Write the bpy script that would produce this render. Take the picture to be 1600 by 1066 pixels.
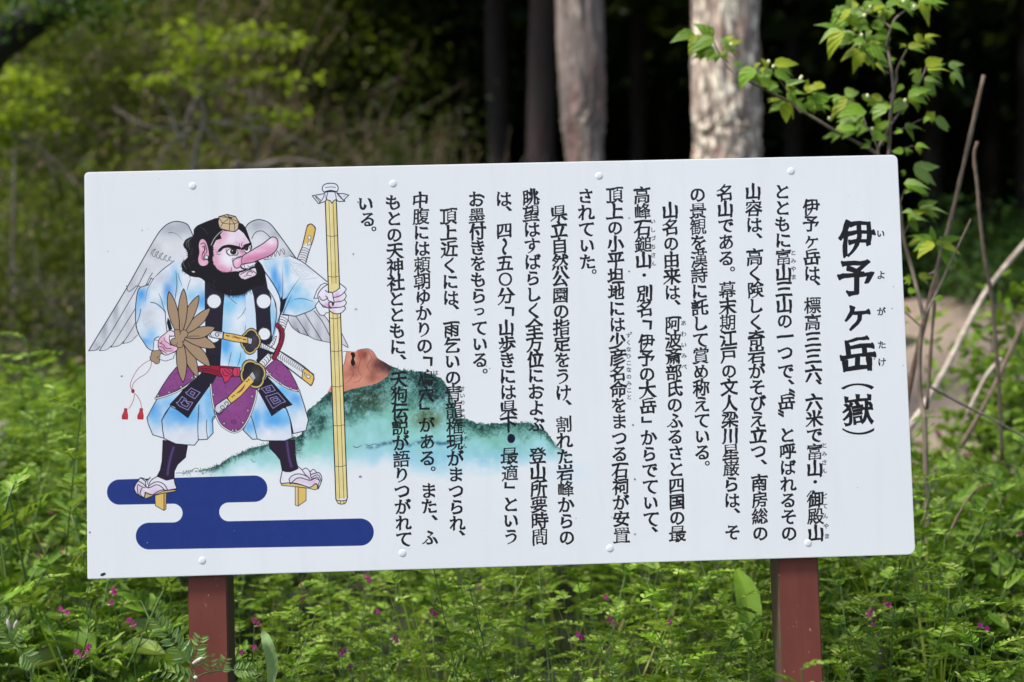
import bpy, bmesh, math, random
import numpy as np
from mathutils import Vector, Matrix
R=math.radians
for o in list(bpy.data.objects): bpy.data.objects.remove(o)
C=bpy.context.scene.collection
SC=bpy.context.scene
BZ=1.352                                  # height of the board's centre above the ground
# ------------------------------------------------------------------ camera, sky, sun, exposure
cam=bpy.data.cameras.new('camera'); co=bpy.data.objects.new('camera',cam); C.objects.link(co); SC.camera=co
cam.lens=50; cam.sensor_width=36; cam.clip_end=200; cam.clip_start=.05
cam.shift_y=0
co.matrix_world=Matrix.Translation((-0.06309734,-3.11403124,-0.1521415+BZ))@Matrix.Rotation(-0.02941374,4,'Z')@Matrix.Rotation(0.06419768,4,'X')@Matrix.Rotation(0.02707475,4,'Y')@Matrix.Rotation(math.pi/2,4,'X')
cam.dof.use_dof=True; cam.dof.focus_distance=3.11; cam.dof.aperture_fstop=2.1
SUN_EL,SUN_AZ=57,243                      # azimuth: compass bearing of the sun, +Y is 0, clockwise
w=bpy.data.worlds.new('World'); SC.world=w; w.use_nodes=True
wn=w.node_tree; sky=wn.nodes.new('ShaderNodeTexSky'); sky.sky_type='NISHITA'; sky.sun_disc=False
sky.sun_elevation=R(SUN_EL); sky.sun_rotation=R(SUN_AZ); sky.air_density=1.0; sky.dust_density=2.5; sky.ozone_density=1.0
bg=wn.nodes['Background']; bg.inputs[1].default_value=0.15; wn.links.new(sky.outputs[0],bg.inputs[0])
sl=bpy.data.lights.new('sun','SUN'); so=bpy.data.objects.new('sun',sl); C.objects.link(so)
sl.energy=3.2; sl.angle=R(10); sl.color=(1,.95,.87)
_a=R(SUN_AZ); _d=Vector((math.sin(_a)*math.cos(R(SUN_EL)),math.cos(_a)*math.cos(R(SUN_EL)),math.sin(R(SUN_EL))))
so.rotation_euler=_d.to_track_quat('Z','Y').to_euler(); so.location=_d*20
SC.view_settings.view_transform='Standard'; SC.view_settings.look='None'; SC.view_settings.gamma=1
SC.view_settings.exposure=0.75; SC.view_settings.use_curve_mapping=False
SC.cycles.max_bounces=8; SC.cycles.transparent_max_bounces=8
# ------------------------------------------------------------------ helpers
def tag(o,label=None,cat=None,group=None,kind=None):
    if label: o['label']=label
    if cat: o['category']=cat
    if group: o['group']=group
    if kind: o['kind']=kind
    return o
def empty(name,loc,label,cat,group=None):
    o=bpy.data.objects.new(name,None); C.objects.link(o); o.location=loc; o.empty_display_size=.1
    return tag(o,label,cat,group)
def link(name,me,mat=None,parent=None):
    if mat is not None and len(me.materials)==0: me.materials.append(mat)
    o=bpy.data.objects.new(name,me); C.objects.link(o)
    if parent is not None:
        o.parent=parent; o.matrix_parent_inverse=Matrix.Translation(-Vector(parent.location))
    return o
def npmesh(name,V,F,smooth=False,uv=None):
    """V (n,3), F (m,k) constant k"""
    V=np.ascontiguousarray(V,np.float32); F=np.ascontiguousarray(F,np.int32); k=F.shape[1]
    me=bpy.data.meshes.new(name); me.vertices.add(len(V)); me.vertices.foreach_set('co',V.ravel())
    me.loops.add(F.size); me.loops.foreach_set('vertex_index',F.ravel())
    me.polygons.add(len(F)); me.polygons.foreach_set('loop_start',np.arange(0,F.size,k,dtype=np.int32))
    if smooth: me.polygons.foreach_set('use_smooth',np.ones(len(F),bool))
    if uv is not None:
        l=me.uv_layers.new(name='UVMap'); l.data.foreach_set('uv',np.ascontiguousarray(uv[F.ravel()],np.float32).ravel())
    me.update(calc_edges=True); return me
class NT:
    def __init__(s,name):
        s.m=bpy.data.materials.new(name); s.m.use_nodes=True; s.t=s.m.node_tree; s.b=s.t.nodes['Principled BSDF']; s.out=s.t.nodes['Material Output']
    def n(s,ty,**k):
        q=s.t.nodes.new(ty)
        for a,b in k.items():
            if a.startswith('i_'): q.inputs[a[2:].replace('_',' ')].default_value=b
            else: setattr(q,a,b)
        return q
    def l(s,a,b): s.t.links.new(a,b)
    def noise(s,scale,detail=4,rough=.6,vec=None,dist=0):
        q=s.n('ShaderNodeTexNoise',i_Scale=scale,i_Detail=detail,i_Roughness=rough,i_Distortion=dist)
        if vec is not None: s.l(vec,q.inputs['Vector'])
        return q.outputs['Fac']
    def ramp(s,fac,stops):
        q=s.n('ShaderNodeValToRGB'); e=q.color_ramp.elements
        while len(e)<len(stops): e.new(.5)
        for i,(p,c) in enumerate(stops): e[i].position=p; e[i].color=(*c,1)
        s.l(fac,q.inputs[0]); return q.outputs[0]
    def mix(s,fac,a,b,mode='MIX'):
        q=s.n('ShaderNodeMix',data_type='RGBA',blend_type=mode)
        if isinstance(fac,(int,float)): q.inputs[0].default_value=fac
        else: s.l(fac,q.inputs[0])
        for v,i in ((a,6),(b,7)):
            if isinstance(v,tuple): q.inputs[i].default_value=(*v,1)
            else: s.l(v,q.inputs[i])
        return q.outputs[2]
    def vec(s,scale=(1,1,1),obj=True):
        tc=s.n('ShaderNodeTexCoord'); mp=s.n('ShaderNodeMapping'); mp.inputs['Scale'].default_value=scale
        s.l(tc.outputs['Object' if obj else 'UV'],mp.inputs['Vector']); return mp.outputs[0]
    def bump(s,h,strength=.3,dist=.01):
        q=s.n('ShaderNodeBump'); q.inputs['Strength'].default_value=strength; q.inputs['Distance'].default_value=dist
        s.l(h,q.inputs['Height']); s.l(q.outputs[0],s.b.inputs['Normal'])
    def color(s,c):
        if isinstance(c,tuple): s.b.inputs['Base Color'].default_value=(*c,1)
        else: s.l(c,s.b.inputs['Base Color'])
    def rough(s,r): s.b.inputs['Roughness'].default_value=r; return s
def srgb(c): return tuple((v/255/12.92 if v/255<=.04045 else ((v/255+.055)/1.055)**2.4) for v in c)
def leaf_mat(name,c1,c2,c3=None,trans=.35,rough=.55,spec=.18):
    """leaf colours vary leaf by leaf"""
    m=NT(name); g=m.n('ShaderNodeNewGeometry'); c3=c3 or c2
    col=m.ramp(g.outputs['Random Per Island'],[(0,c1),(.55,c2),(1,c3)])
    pn=m.noise(1.7,4,.6,m.vec()); mr=m.n('ShaderNodeMapRange'); mr.inputs[1].default_value=.3; mr.inputs[2].default_value=.7; mr.inputs[3].default_value=.62; mr.inputs[4].default_value=1.42; m.l(pn,mr.inputs[0])
    hs=m.n('ShaderNodeHueSaturation'); hs.inputs['Saturation'].default_value=1.1; m.l(mr.outputs[0],hs.inputs['Value']); m.l(col,hs.inputs['Color']); col=hs.outputs[0]
    m.color(col); m.rough(rough); m.b.inputs['Specular IOR Level'].default_value=spec
    t=m.n('ShaderNodeBsdfTranslucent'); bright=m.mix(.5,col,(.30,.42,.03)); m.l(bright,t.inputs['Color'])
    x=m.n('ShaderNodeMixShader'); x.inputs[0].default_value=trans; m.l(m.b.outputs[0],x.inputs[1]); m.l(t.outputs[0],x.inputs[2]); m.l(x.outputs[0],m.out.inputs[0])
    return m.m
def at(px,py,y):
    """world point seen at photo position (px,py) on the plane Y=y (survey of where a thing stands)"""
    d=ray(px,py); t=(y-CAMP[1])/d[1]; return Vector((CAMP[0]+d[0]*t,y,BZ+CAMP[2]+d[2]*t))
# ------------------------------------------------------------------ printed picture (painted into a generated image)
PW, PH_ = 1.8, 0.88577                    # board size in metres
Q = (-0.06309734,-3.11403124,-0.1521415,-0.02941374,0.06419768,0.02707475)  # surveyed camera pose relative to the board centre
def _hom():
    a,b,c=Q[3:6]
    ca,sa=np.cos(a),np.sin(a);cb,sb=np.cos(b),np.sin(b);cc,sc=np.cos(c),np.sin(c)
    R=(np.array([[ca,-sa,0],[sa,ca,0],[0,0,1.]])@np.array([[1.,0,0],[0,cb,-sb],[0,sb,cb]])@np.array([[cc,0,sc],[0,1.,0],[-sc,0,cc]]))
    return np.array(Q[:3]),R
CAMP,CAMR=_hom()
FPX=50/36*1600
def ray(px,py):
    d=np.stack([(np.asarray(px,float)-800)/FPX,np.ones_like(np.asarray(px,float)),(533-np.asarray(py,float))/FPX],-1)
    return d@CAMR.T
def board(px,py):
    """photo survey coordinates -> metres on the board face (x right, z up, centre 0)"""
    d=ray(px,py); t=(0-CAMP[1])/d[...,1]
    return CAMP[0]+d[...,0]*t, CAMP[2]+d[...,2]*t
S=2000.0; CW,CH=3600,1772                 # canvas covers the whole board
def cv(p):
    p=np.asarray(p,float); x,z=board(p[:,0],p[:,1])
    return np.stack([(x+PW/2)*S,(PH_/2-z)*S],-1)
K_=2.8                                    # canvas pixels per survey unit
TILE={'A':(120,260,3.5533),'B':(340,260,3.5533),'C':(130,520,3.5533),'D':(340,520,3.5533),'E':(270,320,7.106),
 'F':(200,440,7.107),'G':(310,490,5.328),'H':(460,270,8.883),'I':(460,420,10.66),'J':(200,560,7.107),'K':(400,560,8.2),
 'L':(200,690,9.69),'M':(410,690,9.69),'N':(380,380,5.925),'O':(135,340,4.842),'Q':(500,520,3.5525),'R':(130,700,3.2),'P':(0,0,1.)}
def T(t,s):
    ox,oy,k=TILE[t]; a=np.array([[float(v) for v in q.split(',')] for q in s.split()])
    return a/k+np.array([ox,oy])
def cr(p,closed=False,n=6):
    p=np.asarray(p,float); m=len(p)
    if m<3: return p
    if closed: q=np.vstack([p[-1],p,p[0],p[1]]); segs=m
    else: q=np.vstack([2*p[0]-p[1],p,2*p[-1]-p[-2]]); segs=m-1
    t=np.linspace(0,1,n,endpoint=False)[:,None]; out=[]
    for i in range(segs):
        a,b,c,d=q[i:i+4]
        out.append(.5*((2*b)+(c-a)*t+(2*a-5*b+4*c-d)*t**2+(-a+3*b-3*c+d)*t**3))
    if not closed: out.append(p[-1:])
    return np.vstack(out)
IMG=np.empty((CH,CW,3),np.float32); IMG[:]=(228,229,231)
FIG=np.zeros((CH,CW),bool); HILL=np.zeros((CH,CW),bool); CLOUD=np.zeros((CH,CW),bool)
CUR=[FIG]
def cover(p,holes=None):
    """coverage of a canvas polygon, or of several rings by winding -> (x0,y0,mask)"""
    rings=[p] if holes is None else holes
    if holes is not None: p=np.vstack(holes)
    x0,y0=np.floor(p.min(0)).astype(int)-1; x1,y1=np.ceil(p.max(0)).astype(int)+2
    x0=max(x0,0);y0=max(y0,0);x1=min(x1,CW);y1=min(y1,CH)
    if x1<=x0 or y1<=y0: return 0,0,np.zeros((0,0),np.float32)
    w,h=x1-x0,y1-y0; SS=4
    acc=np.zeros((h*SS,w+2),np.float32)
    for (ax,ay),(bx,by) in ((u,v) for g in rings for u,v in zip(g,np.roll(g,-1,0))):
        if ay==by: continue
        s=1.0
        if ay>by: ax,ay,bx,by=bx,by,ax,ay; s=-1.0
        r0=max(int(np.ceil((ay-y0)*SS-.5)),0); r1=min(int(np.ceil((by-y0)*SS-.5)),h*SS)
        if r1<=r0: continue
        r=np.arange(r0,r1); yy=(r+.5)/SS+y0
        xx=np.clip(ax+(bx-ax)*(yy-ay)/(by-ay)-x0,0,w-.001)
        i=xx.astype(int); f=xx-i
        acc[r,i]+=s*(1-f); acc[r,i+1]+=s*f
    m=np.clip(np.abs(np.cumsum(acc,1)[:,:w]),0,1).reshape(h,SS,w).mean(1)
    return x0,y0,m
def blend(x0,y0,m,col,a=1.0):
    h,w=m.shape
    if h==0 or w==0: return
    reg=IMG[y0:y0+h,x0:x0+w]; mm=(m*a)[...,None]
    reg+=(np.asarray(col,np.float32)-reg)*mm
    CUR[0][y0:y0+h,x0:x0+w]|=m>.02
def fill(p,col,smooth=False,a=1.0,line=0,lc=(22,20,34)):
    p=cr(p,True) if smooth else np.asarray(p,float)
    c=cv(p); blend(*cover(c),col,a)
    if line: stroke(np.vstack([p,p[:1]]),line,lc,False)
_rng=np.random.RandomState(5)
def noise(w,h,scale,seed=0,octv=4):
    r=np.random.RandomState(seed); out=np.zeros((h,w),np.float32); amp=1;tot=0
    for o in range(octv):
        sc=max(scale/2**o,1.5); gw,gh=int(w/sc)+3,int(h/sc)+3
        g=r.rand(gh,gw).astype(np.float32)
        X=np.arange(w)/sc;Y=np.arange(h)/sc; xi=X.astype(int);yi=Y.astype(int);fx=X-xi;fy=Y-yi
        fx=fx*fx*(3-2*fx);fy=fy*fy*(3-2*fy)
        a=g[yi][:,xi]*(1-fx)+g[yi][:,xi+1]*fx; b=g[yi+1][:,xi]*(1-fx)+g[yi+1][:,xi+1]*fx
        out+=amp*(a*(1-fy)[:,None]+b*fy[:,None]); tot+=amp; amp*=.5
    return out/tot
def wash(p,base,spots,smooth=False,line=0,seed=1,nz=.5,lc=(22,20,34)):
    """watercolour fill: base colour with soft spots (x,y,rx,ry,colour,strength) in survey units"""
    p=cr(p,True) if smooth else np.asarray(p,float)
    x0,y0,m=cover(cv(p)); h,w=m.shape
    if h and w:
        Y,X=np.mgrid[y0:y0+h,x0:x0+w]; n=noise(w,h,28,seed,4); n2=noise(w,h,60,seed+9,3)
        c=np.empty((h,w,3),np.float32); c[:]=base
        for (sx,sy,rx,ry,col,st) in spots:
            q=cv([(sx,sy)])[0]
            wob=1+.5*(n-.5); d=((X-q[0])*wob/(rx*K_*1.42))**2+((Y-q[1])*wob/(ry*K_*1.42))**2
            g=st*np.exp(-d)*(1-nz+2*nz*n2); g=np.clip(g*(.8+.4*n),0,1)[...,None]
            c+=(np.asarray(col,np.float32)-c)*g
        c+=((n-.5)*14)[...,None]
        blend(x0,y0,m,c)
    if line: stroke(np.vstack([p,p[:1]]),line,lc,False)
def stroke(p,w,col=(22,20,34),smooth=True,taper=0,a=1.0,soft=0):
    """line; taper: 0 none, 1 both ends, 2 thin start, 3 thin end"""
    p=cr(p) if smooth and len(p)>2 else np.asarray(p,float)
    c=cv(p); n=len(c)
    u=np.linspace(0,1,n)
    wd=np.full(n,w*K_/2)
    if taper==1: wd=wd*(.25+.75*np.sin(np.pi*u)**.6)
    if taper==2: wd=wd*(.15+.85*u)
    if taper==3: wd=wd*(1-.85*u)
    ed=.5+soft*K_
    x0,y0=np.floor(c.min(0)-wd.max()-ed-1).astype(int);x1,y1=np.ceil(c.max(0)+wd.max()+ed+2).astype(int)
    x0=max(x0,0);y0=max(y0,0);x1=min(x1,CW);y1=min(y1,CH)
    if x1<=x0 or y1<=y0: return
    M=np.zeros((y1-y0,x1-x0),np.float32)
    for i in range(n-1):
        A,B=c[i],c[i+1]; r=max(wd[i],wd[i+1])+ed+1
        a0=int(max(min(A[0],B[0])-r,x0));a1=int(min(max(A[0],B[0])+r+1,x1));b0=int(max(min(A[1],B[1])-r,y0));b1=int(min(max(A[1],B[1])+r+1,y1))
        if a1<=a0 or b1<=b0: continue
        X=np.arange(a0,a1)[None,:]+.5;Y=np.arange(b0,b1)[:,None]+.5
        d=B-A; L=d@d+1e-9; t=np.clip(((X-A[0])*d[0]+(Y-A[1])*d[1])/L,0,1)
        D=np.hypot(X-A[0]-t*d[0],Y-A[1]-t*d[1]); ww=wd[i]+(wd[i+1]-wd[i])*t
        m=np.clip((ww-D)/(2*ed)+.5,0,1) if soft else np.clip(ww-D+.5,0,1)
        v=M[b0-y0:b1-y0,a0-x0:a1-x0]; np.maximum(v,m,out=v)
    blend(x0,y0,M,col,a)
def circ(x,y,rx,ry=None,n=28,rot=0):
    ry=ry or rx; t=np.linspace(0,2*np.pi,n,endpoint=False)
    u=np.cos(t)*rx;v=np.sin(t)*ry; c,s=np.cos(rot),np.sin(rot)
    return np.stack([x+u*c-v*s,y+u*s+v*c],-1)
def L(t,s,w=1.,taper=0,col=(22,20,34),smooth=True): stroke(T(t,s),w,col,smooth,taper)
INK=(22,20,34)
# ---- hill and crag in watercolour
CUR[0]=HILL
def paint_hill():
    rx=np.array([262,290,310,330,350,372,400,425,470,480,500,520,545,560,590,610,635,670,690,703,715,752,790,830,852,868,885,905])
    ry=np.array([743,737,735,731,720,708,697,690,680,640,625,603,592,585,583,572,578,582,592,612,652,662,660,660,672,694,706,716])
    bx=np.array([262,350,420,470,520,560,610,680,730,780,840,905]); by=np.array([744,752,745,736,742,734,736,752,746,742,732,728])
    x0,y0=cv([(255,560)])[0].astype(int);x1,y1=cv([(935,790)])[0].astype(int); x1=min(x1,CW); y0-=6
    h,w=y1-y0,x1-x0
    Y,X=np.mgrid[y0:y1,x0:x1]
    # inverse map canvas->survey, affine fit over the region
    g=np.array([(a,b) for a in np.linspace(255,915,9) for b in np.linspace(560,770,6)],float); q=cv(g)
    M=np.c_[q,np.ones(len(q)),q[:,0]*q[:,1]]; cx=np.linalg.lstsq(M,g[:,0],rcond=None)[0]; cy=np.linalg.lstsq(M,g[:,1],rcond=None)[0]
    px=cx[0]*X+cx[1]*Y+cx[2]+cx[3]*X*Y; py=cy[0]*X+cy[1]*Y+cy[2]+cy[3]*X*Y
    n1=noise(w,h,60,11,5);n2=noise(w,h,14,12,3);n3=noise(w,h,130,13,4);n4=noise(w,h,7,15,2);n5=noise(w,h,34,19,4)
    r=np.interp(px,rx,ry)+(n2-.5)*7; b=np.interp(px,bx,by)+(n1-.5)*34
    d=py-r; al=np.clip(d/1.3,0,1)*np.clip((b-py)/26,0,1)*np.clip((898-px)/14,0,1)
    depth=np.interp(px,[262,340,430,490,540,620,700,720,800,870,905],[4,9,16,46,58,70,58,22,26,10,2])
    dark=np.clip(1.15-d/depth+(n1-.5)*1.5,0,1)*np.clip(.5+n2*.9,0,1)
    c=np.empty((h,w,3),np.float32); c[:]=(160,214,218)
    def mix(c,col,k): return c+(np.asarray(col,np.float32)-c)*np.clip(k,0,1)[...,None]
    c=mix(c,(120,190,165),np.clip(n3*2.2-.7,0,1)*.9)
    c=mix(c,(128,185,215),np.clip((py-690)/30,0,1)*np.clip((px-540)/40,0,1)*.8)
    c=mix(c,(190,225,235),np.clip(n1*2.4-1.25,0,1)*np.clip((py-650)/40,0,1))
    c=mix(c,(96,158,136),np.clip(1.3-d/(depth*1.25+8)+(n1-.5)*1.6,0,1)*.6)
    c=mix(c,(30,72,64),dark*.85*np.clip(.35+n3*1.3,0,1)); c=mix(c,(12,36,38),np.clip(dark*1.6-.75,0,1)*np.clip(n1*3-1.2,0,1)*.85); c=mix(c,(150,205,205),np.clip(n5*3.2-1.5,0,1)*np.clip(d/20-.3,0,1)*.9)
    c=mix(c,(70,84,40),np.exp(-(((px-668)/22)**2+((py-655)/14)**2))*np.clip(n2*2-.2,0,1))
    c=mix(c,(55,70,45),np.exp(-(((px-575)/30)**2+((py-625)/16)**2))*np.clip(n2*2-.2,0,1)*.8)
    c=mix(c,(16,34,40),(n4>.62)*dark*.6)
    c=mix(c,(140,190,170),(n4<.30)*np.clip(dark*2,0,1)*.32)
    st=np.exp(-((py-(697-(px-560)*.05+3*np.sin(px/9)))/3.2)**2)*np.clip((px-560)/25,0,1)*np.clip((735-px)/40,0,1)
    c=mix(c,(52,92,120),st*np.clip(n2*2.2-.5,0,1)*.9)
    pale=np.clip((py-(b-40))/40,0,1)
    c=mix(c,(200,228,238),pale*.75)
    # cyan patch below the eastern slope, faint wash to the right
    al=np.maximum(al,np.exp(-(((px-755)/28)**2+((py-738)/7)**2))*.45*np.clip(n2*2,0,1))
    blend(x0,y0,(al*.97).astype(np.float32),c)
    al2=np.exp(-(((px-890)/34)**2+((py-738)/16)**2))*.35*1.
    blend(x0,y0,al2.astype(np.float32),(196,222,240))
    # rough scribbled ridge
    rr=np.random.RandomState(3)
    for i in range(900):
        x=rr.uniform(285,872); y=np.interp(x,rx,ry)+abs(rr.normal(0,1))*np.interp(x,[285,430,490,600,700,760,870],[3,7,22,26,20,12,6])
        L_=rr.uniform(1.2,3.8); a=rr.uniform(-2.6,-.5)
        stroke(np.array([(x,y),(x+L_*.5*np.cos(a)+rr.uniform(-.5,.5),y+L_*.5*np.sin(a)),(x+L_*np.cos(a),y+L_*np.sin(a))]),rr.uniform(.3,.65),(22,50,48) if rr.rand()<.75 else (120,170,150),False,0,.75)
    stroke(T('P','536,550 541,549 555,550 560,547 575,545 583,550 590,560 600,566 612,573 622,576'),.7,(60,40,40))
paint_hill()
wash(T('P','513,612 523,590 530,580 537,570 541,549 555,550 560,547 575,545 583,550 590,560 600,566 613,574 606,588 590,599 570,604 550,608 535,613 524,615'),(205,135,112),
 [(548,560,6,9,(222,150,128),.7),(565,558,5,10,(172,92,74),.7),(590,572,10,9,(84,44,44),1),(604,574,7,6,(40,26,30),.9),(553,575,5,5,(130,70,66),.8),(566,590,14,5,(228,160,140),.8),(582,590,8,6,(110,52,46),.9),(598,566,8,5,(60,34,36),.95),(610,576,5,5,(24,20,24),1),(572,556,5,6,(120,60,50),.9),(550,586,9,4,(150,84,70),.8),(545,595,9,7,(214,140,120),.6),(577,560,4,8,(226,160,138),.7)],seed=4,nz=.9)
fill(T('P','548,552 553,551 555,556 553,561 555,568 551,572 548,566 550,559'),(26,16,20),True)
for s in ('541,552 539,566 533,575','560,549 563,562 560,578 566,588','575,548 580,560 574,572 581,584','545,575 552,582 548,592 540,600','590,562 586,572 592,580','566,588 560,596 552,598'):
    stroke(T('P',s),.6,(110,56,48),True,1)
# smudge where a character was painted over
wash(T('P','795,679 799,678 803,680 805,684 804,689 801,692 796,692 793,688 793,683'),(30,32,72),[(798,686,4,5,(18,14,40),1)],True,seed=8)
L('D','750,628 770,638 800,626',.8,1);L('D','815,618 840,626 870,618 900,626',.7,1);L('D','430,650 450,655 465,645',.6,1);L('C','930,700 945,718 960,715',.6,1)
for s in ('C;515,780 540,778 560,782 570,770','C;600,765 625,752 640,758','C;645,770 690,758 720,748'): t,q=s.split(';'); L(t,q,.6,0)
# ---- indigo cloud
CUR[0]=CLOUD
def capsule(segs):
    pts=[]
    for s in segs:
        if s[0]=='p': pts.append(s[1:])
        else:
            _,cx,cy,r,a0,a1=s
            for a in np.linspace(a0,a1,22): pts.append((cx+r*np.cos(np.radians(a)),cy+r*np.sin(np.radians(a))))
    return np.array(pts)
cl=capsule([('a',855,204,66,-92,88),('a',727,320,47,-88,-272),('a',1385,421,68,-91,89),('a',330,441,67,91,269),('a',450,326,47,88,-92),('a',182,221,63,91,269)])
cl=cl/3.2+np.array([130,700])
fill(cl,(34,54,122))
_x0,_y0,_m=cover(cv(cl)); _n=noise(_m.shape[1],_m.shape[0],30,31,5); blend(_x0,_y0,_m*np.clip(_n-.35,0,1),(44,62,136),.6)
# ---- winged figure
CUR[0]=FIG
W1=(222,223,226)
G1=(172,174,182)
wash(T('A','65,1025 130,918 270,688 365,520 440,392 470,350 515,315 560,306 610,320 630,350 645,390 640,450 600,520 560,540 520,620 440,700 380,900 350,930 300,965 255,985 190,1005 125,1024'),(214,215,219),
 [(265,360,14,8,G1,.9),(288,352,9,9,(158,160,170),.7),(240,390,8,10,(180,180,186),.6),(205,440,6,12,(170,172,180),.6),(180,480,4,22,(170,172,180),.9),(163,508,4,20,(164,166,175),.8),(220,420,10,8,(196,196,200),.5),(270,385,12,12,(222,221,224),.8),(200,500,5,18,(184,184,190),.6),(150,540,7,6,(170,172,180),.7)],seed=21)
L('A','65,1025 130,918 270,688 365,520 440,392 475,345 515,315 560,306 610,320 630,350 647,390',1.25)
L('A','125,1024 190,922 262,800 330,682 388,568',.9);L('A','190,1005 262,890 330,782',.8);L('A','255,985 300,915 330,862',.8)
for s in ('65,1025 105,1020 130,1000','125,1024 165,1018 192,996','190,1005 235,995 262,970','255,985 300,972 335,938','276,662 284,692 300,690 330,664','330,782 333,760','385,658 402,620 420,592','345,690 350,668 330,664'): L('A',s,.8)
L('A','388,660 405,640 412,620 425,625 470,580 540,526',1.);L('A','510,370 530,368 560,380 590,412',.7,3)
L('A','412,488 418,470 437,460 418,488 432,502 440,480 455,474 441,500 455,512 462,492 478,482 462,508 480,520 486,502 500,494 488,516 505,527 510,510 522,502 514,522 530,526',.55)
# far wing
wash(T('B','150,345 165,322 200,300 240,297 290,320 345,385 440,512 405,498 265,520 200,500 140,420'),(214,215,219),
 [(401,353,10,8,(168,170,180),.9),(430,365,9,8,(170,172,180),.8),(455,395,8,12,(160,162,170),.6),(405,375,9,8,(222,222,226),.8),(440,385,8,6,(225,225,228),.5)],seed=22)
L('B','152,345 172,318 205,300 240,297 290,318 345,385 436,512',1.3);L('B','190,402 200,380 220,362 250,360 275,378 292,395',.9)
L('B','262,505 276,492 280,508 292,482 298,505 312,478 320,502 332,470 345,495 350,462 370,490 372,470 360,455',.6);L('B','258,518 330,512 405,498',1.)
wash(T('B','385,835 470,815 550,795 620,860 690,940 725,1003 690,990 640,975 580,970 505,942 455,925 415,898'),(206,206,212),
 [(460,515,5,10,(160,162,170),.8),(478,520,4,14,(150,152,162),.8),(497,525,4,14,(160,162,172),.8),(515,530,4,12,(170,172,180),.7)],seed=23)
for s in ('385,840 412,890 455,925 440,900','432,830 470,885 505,942','455,925 505,942','484,818 530,890 580,970','505,942 540,960 580,970','535,803 580,860 625,945 632,958','580,970 620,978 650,985','565,800 610,850 625,880','690,930 725,1003 695,990'): L('B',s,.95)
# sword hilt behind the shoulder
fill(T('B','443,512 470,445 495,340 505,324 520,320 536,332 543,350 530,410 505,480 488,540'),(222,184,98),False,1,1.1)
fill(T('B','443,512 468,455 490,425 512,432 520,450 505,490 488,540'),W1)
for i in range(7):
    y=452+i*13; L('B',f'{470-i*3.6},{y} {490-i*3},{y+2} {512-i*3.2},{y+16}',.7)
L('B','443,512 470,445 495,340 505,324 520,320 536,332 543,350 530,410 505,480 490,535',1.1)
fill(T('B','505,385 515,385 520,398 513,405 515,420 522,430 500,440 498,430 507,415 508,405 500,398'),W1,False,1,.5)
# near sleeve and chest
BL=(66,150,222); LB=(140,198,232)
wash(T('A','400,658 420,628 480,575 540,528 600,532 640,605 716,638 722,800 770,880 740,960 600,960 530,940 500,918 480,925 432,962 425,1020 395,1012 345,930 325,885 328,760 342,685'),(222,226,232),
 [(222,462,8,9,BL,.95),(214,478,5,14,(120,180,228),.8),(225,535,12,6,BL,.95),(236,522,7,9,(120,185,230),.8),(232,500,9,12,(206,208,216),.9),(262,456,6,13,(70,140,220),.9),(258,472,9,6,LB,.7),(274,434,5,14,(110,180,228),.8),(316,470,7,12,(90,165,225),.85),(298,462,7,8,(140,195,232),.7),(250,436,10,8,(198,202,212),.7),(240,462,9,8,(226,228,234),.8),(232,490,6,5,(190,194,206),.6)],seed=24)
for (x,y,r) in ((229,503,5),(234,508,7),(226,498,3)): stroke(circ(x,y,r,r*.8,14),1.1,(190,193,204),False,0,.6)
L('A','400,658 375,665 342,685 328,760 326,820 328,870 340,925 370,975 395,1010 425,1020 432,962 455,945',1.15)
L('A','428,622 408,655 390,690 380,748',.8,3);L('A','410,755 440,762 470,785 490,812 494,860 500,915',1.);L('A','355,792 348,830 336,862 328,888 345,930',.8)
L('A','456,705 472,750 482,785 496,812',.7,1);L('A','550,580 556,650 548,720 545,745',.8,1);L('A','560,592 572,630 586,668',.6,1);L('A','632,625 622,650 612,690',.7,1)
fill(T('A','500,870 505,840 518,860 530,905 512,912'),INK)
# chest panels
DK=(34,28,42)
wash(T('P','344,450 392,450 400,530 396,575 342,578'),(214,224,234),[(372,458,15,9,(70,160,226),1),(358,480,9,10,(110,190,230),.85),(350,505,8,10,(120,190,230),.6),(352,540,8,14,(80,160,225),.9),(375,500,14,12,(226,230,236),.7),(378,560,12,12,(120,195,232),.8),(386,530,5,20,(170,205,230),.6),(388,470,4,14,(90,160,225),.7)],seed=25)
L('A','835,710 862,742 892,766',.6,1);L('A','972,700 950,760 920,820 890,850',.6,1);L('A','945,860 935,900 930,960',.5,1);L('G','275,320 262,380 248,440',.7,1);L('G','355,320 345,380 325,440',.7,1)
fill(T('G','465,330 500,285 560,300 640,335 590,345 520,410 500,420 470,380'),DK)
fill(T('P','384,452 402,470 402,560 394,575 384,560'),(206,220,234))
fill(T('P','320,436 352,450 349,480 347,520 344,575 322,575 320,480'),DK)
wash(T('N','180,170 250,180 345,560 355,620 345,670 310,780 285,880 262,910 250,640 225,430 205,300'),(222,228,234),[(424,490,4,14,(130,195,228),.7),(430,520,3,16,(90,160,215),.8),(410,440,6,12,(226,230,234),.6)],seed=26)
fill(T('N','62,440 60,300 130,200 195,250 212,330 228,420 262,500 250,610 255,700 262,800 268,880 250,940 120,940 122,800 115,650 98,500 78,430'),DK)
L('N','232,430 275,500 300,560 308,650 296,760 262,905',1.);L('N','275,500 290,540 302,600',.7)
def pom(x,y,r,seed):
    rr=np.random.RandomState(seed)
    for a in np.linspace(0,2*np.pi,46,endpoint=False):
        q=r*rr.uniform(1.02,1.22); stroke(np.array([(x+r*.8*np.cos(a),y+r*.8*np.sin(a)),(x+q*np.cos(a+.1),y+q*np.sin(a+.1))]),.8,(228,229,232),False,3)
    fill(circ(x,y,r),(229,230,233))
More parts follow.
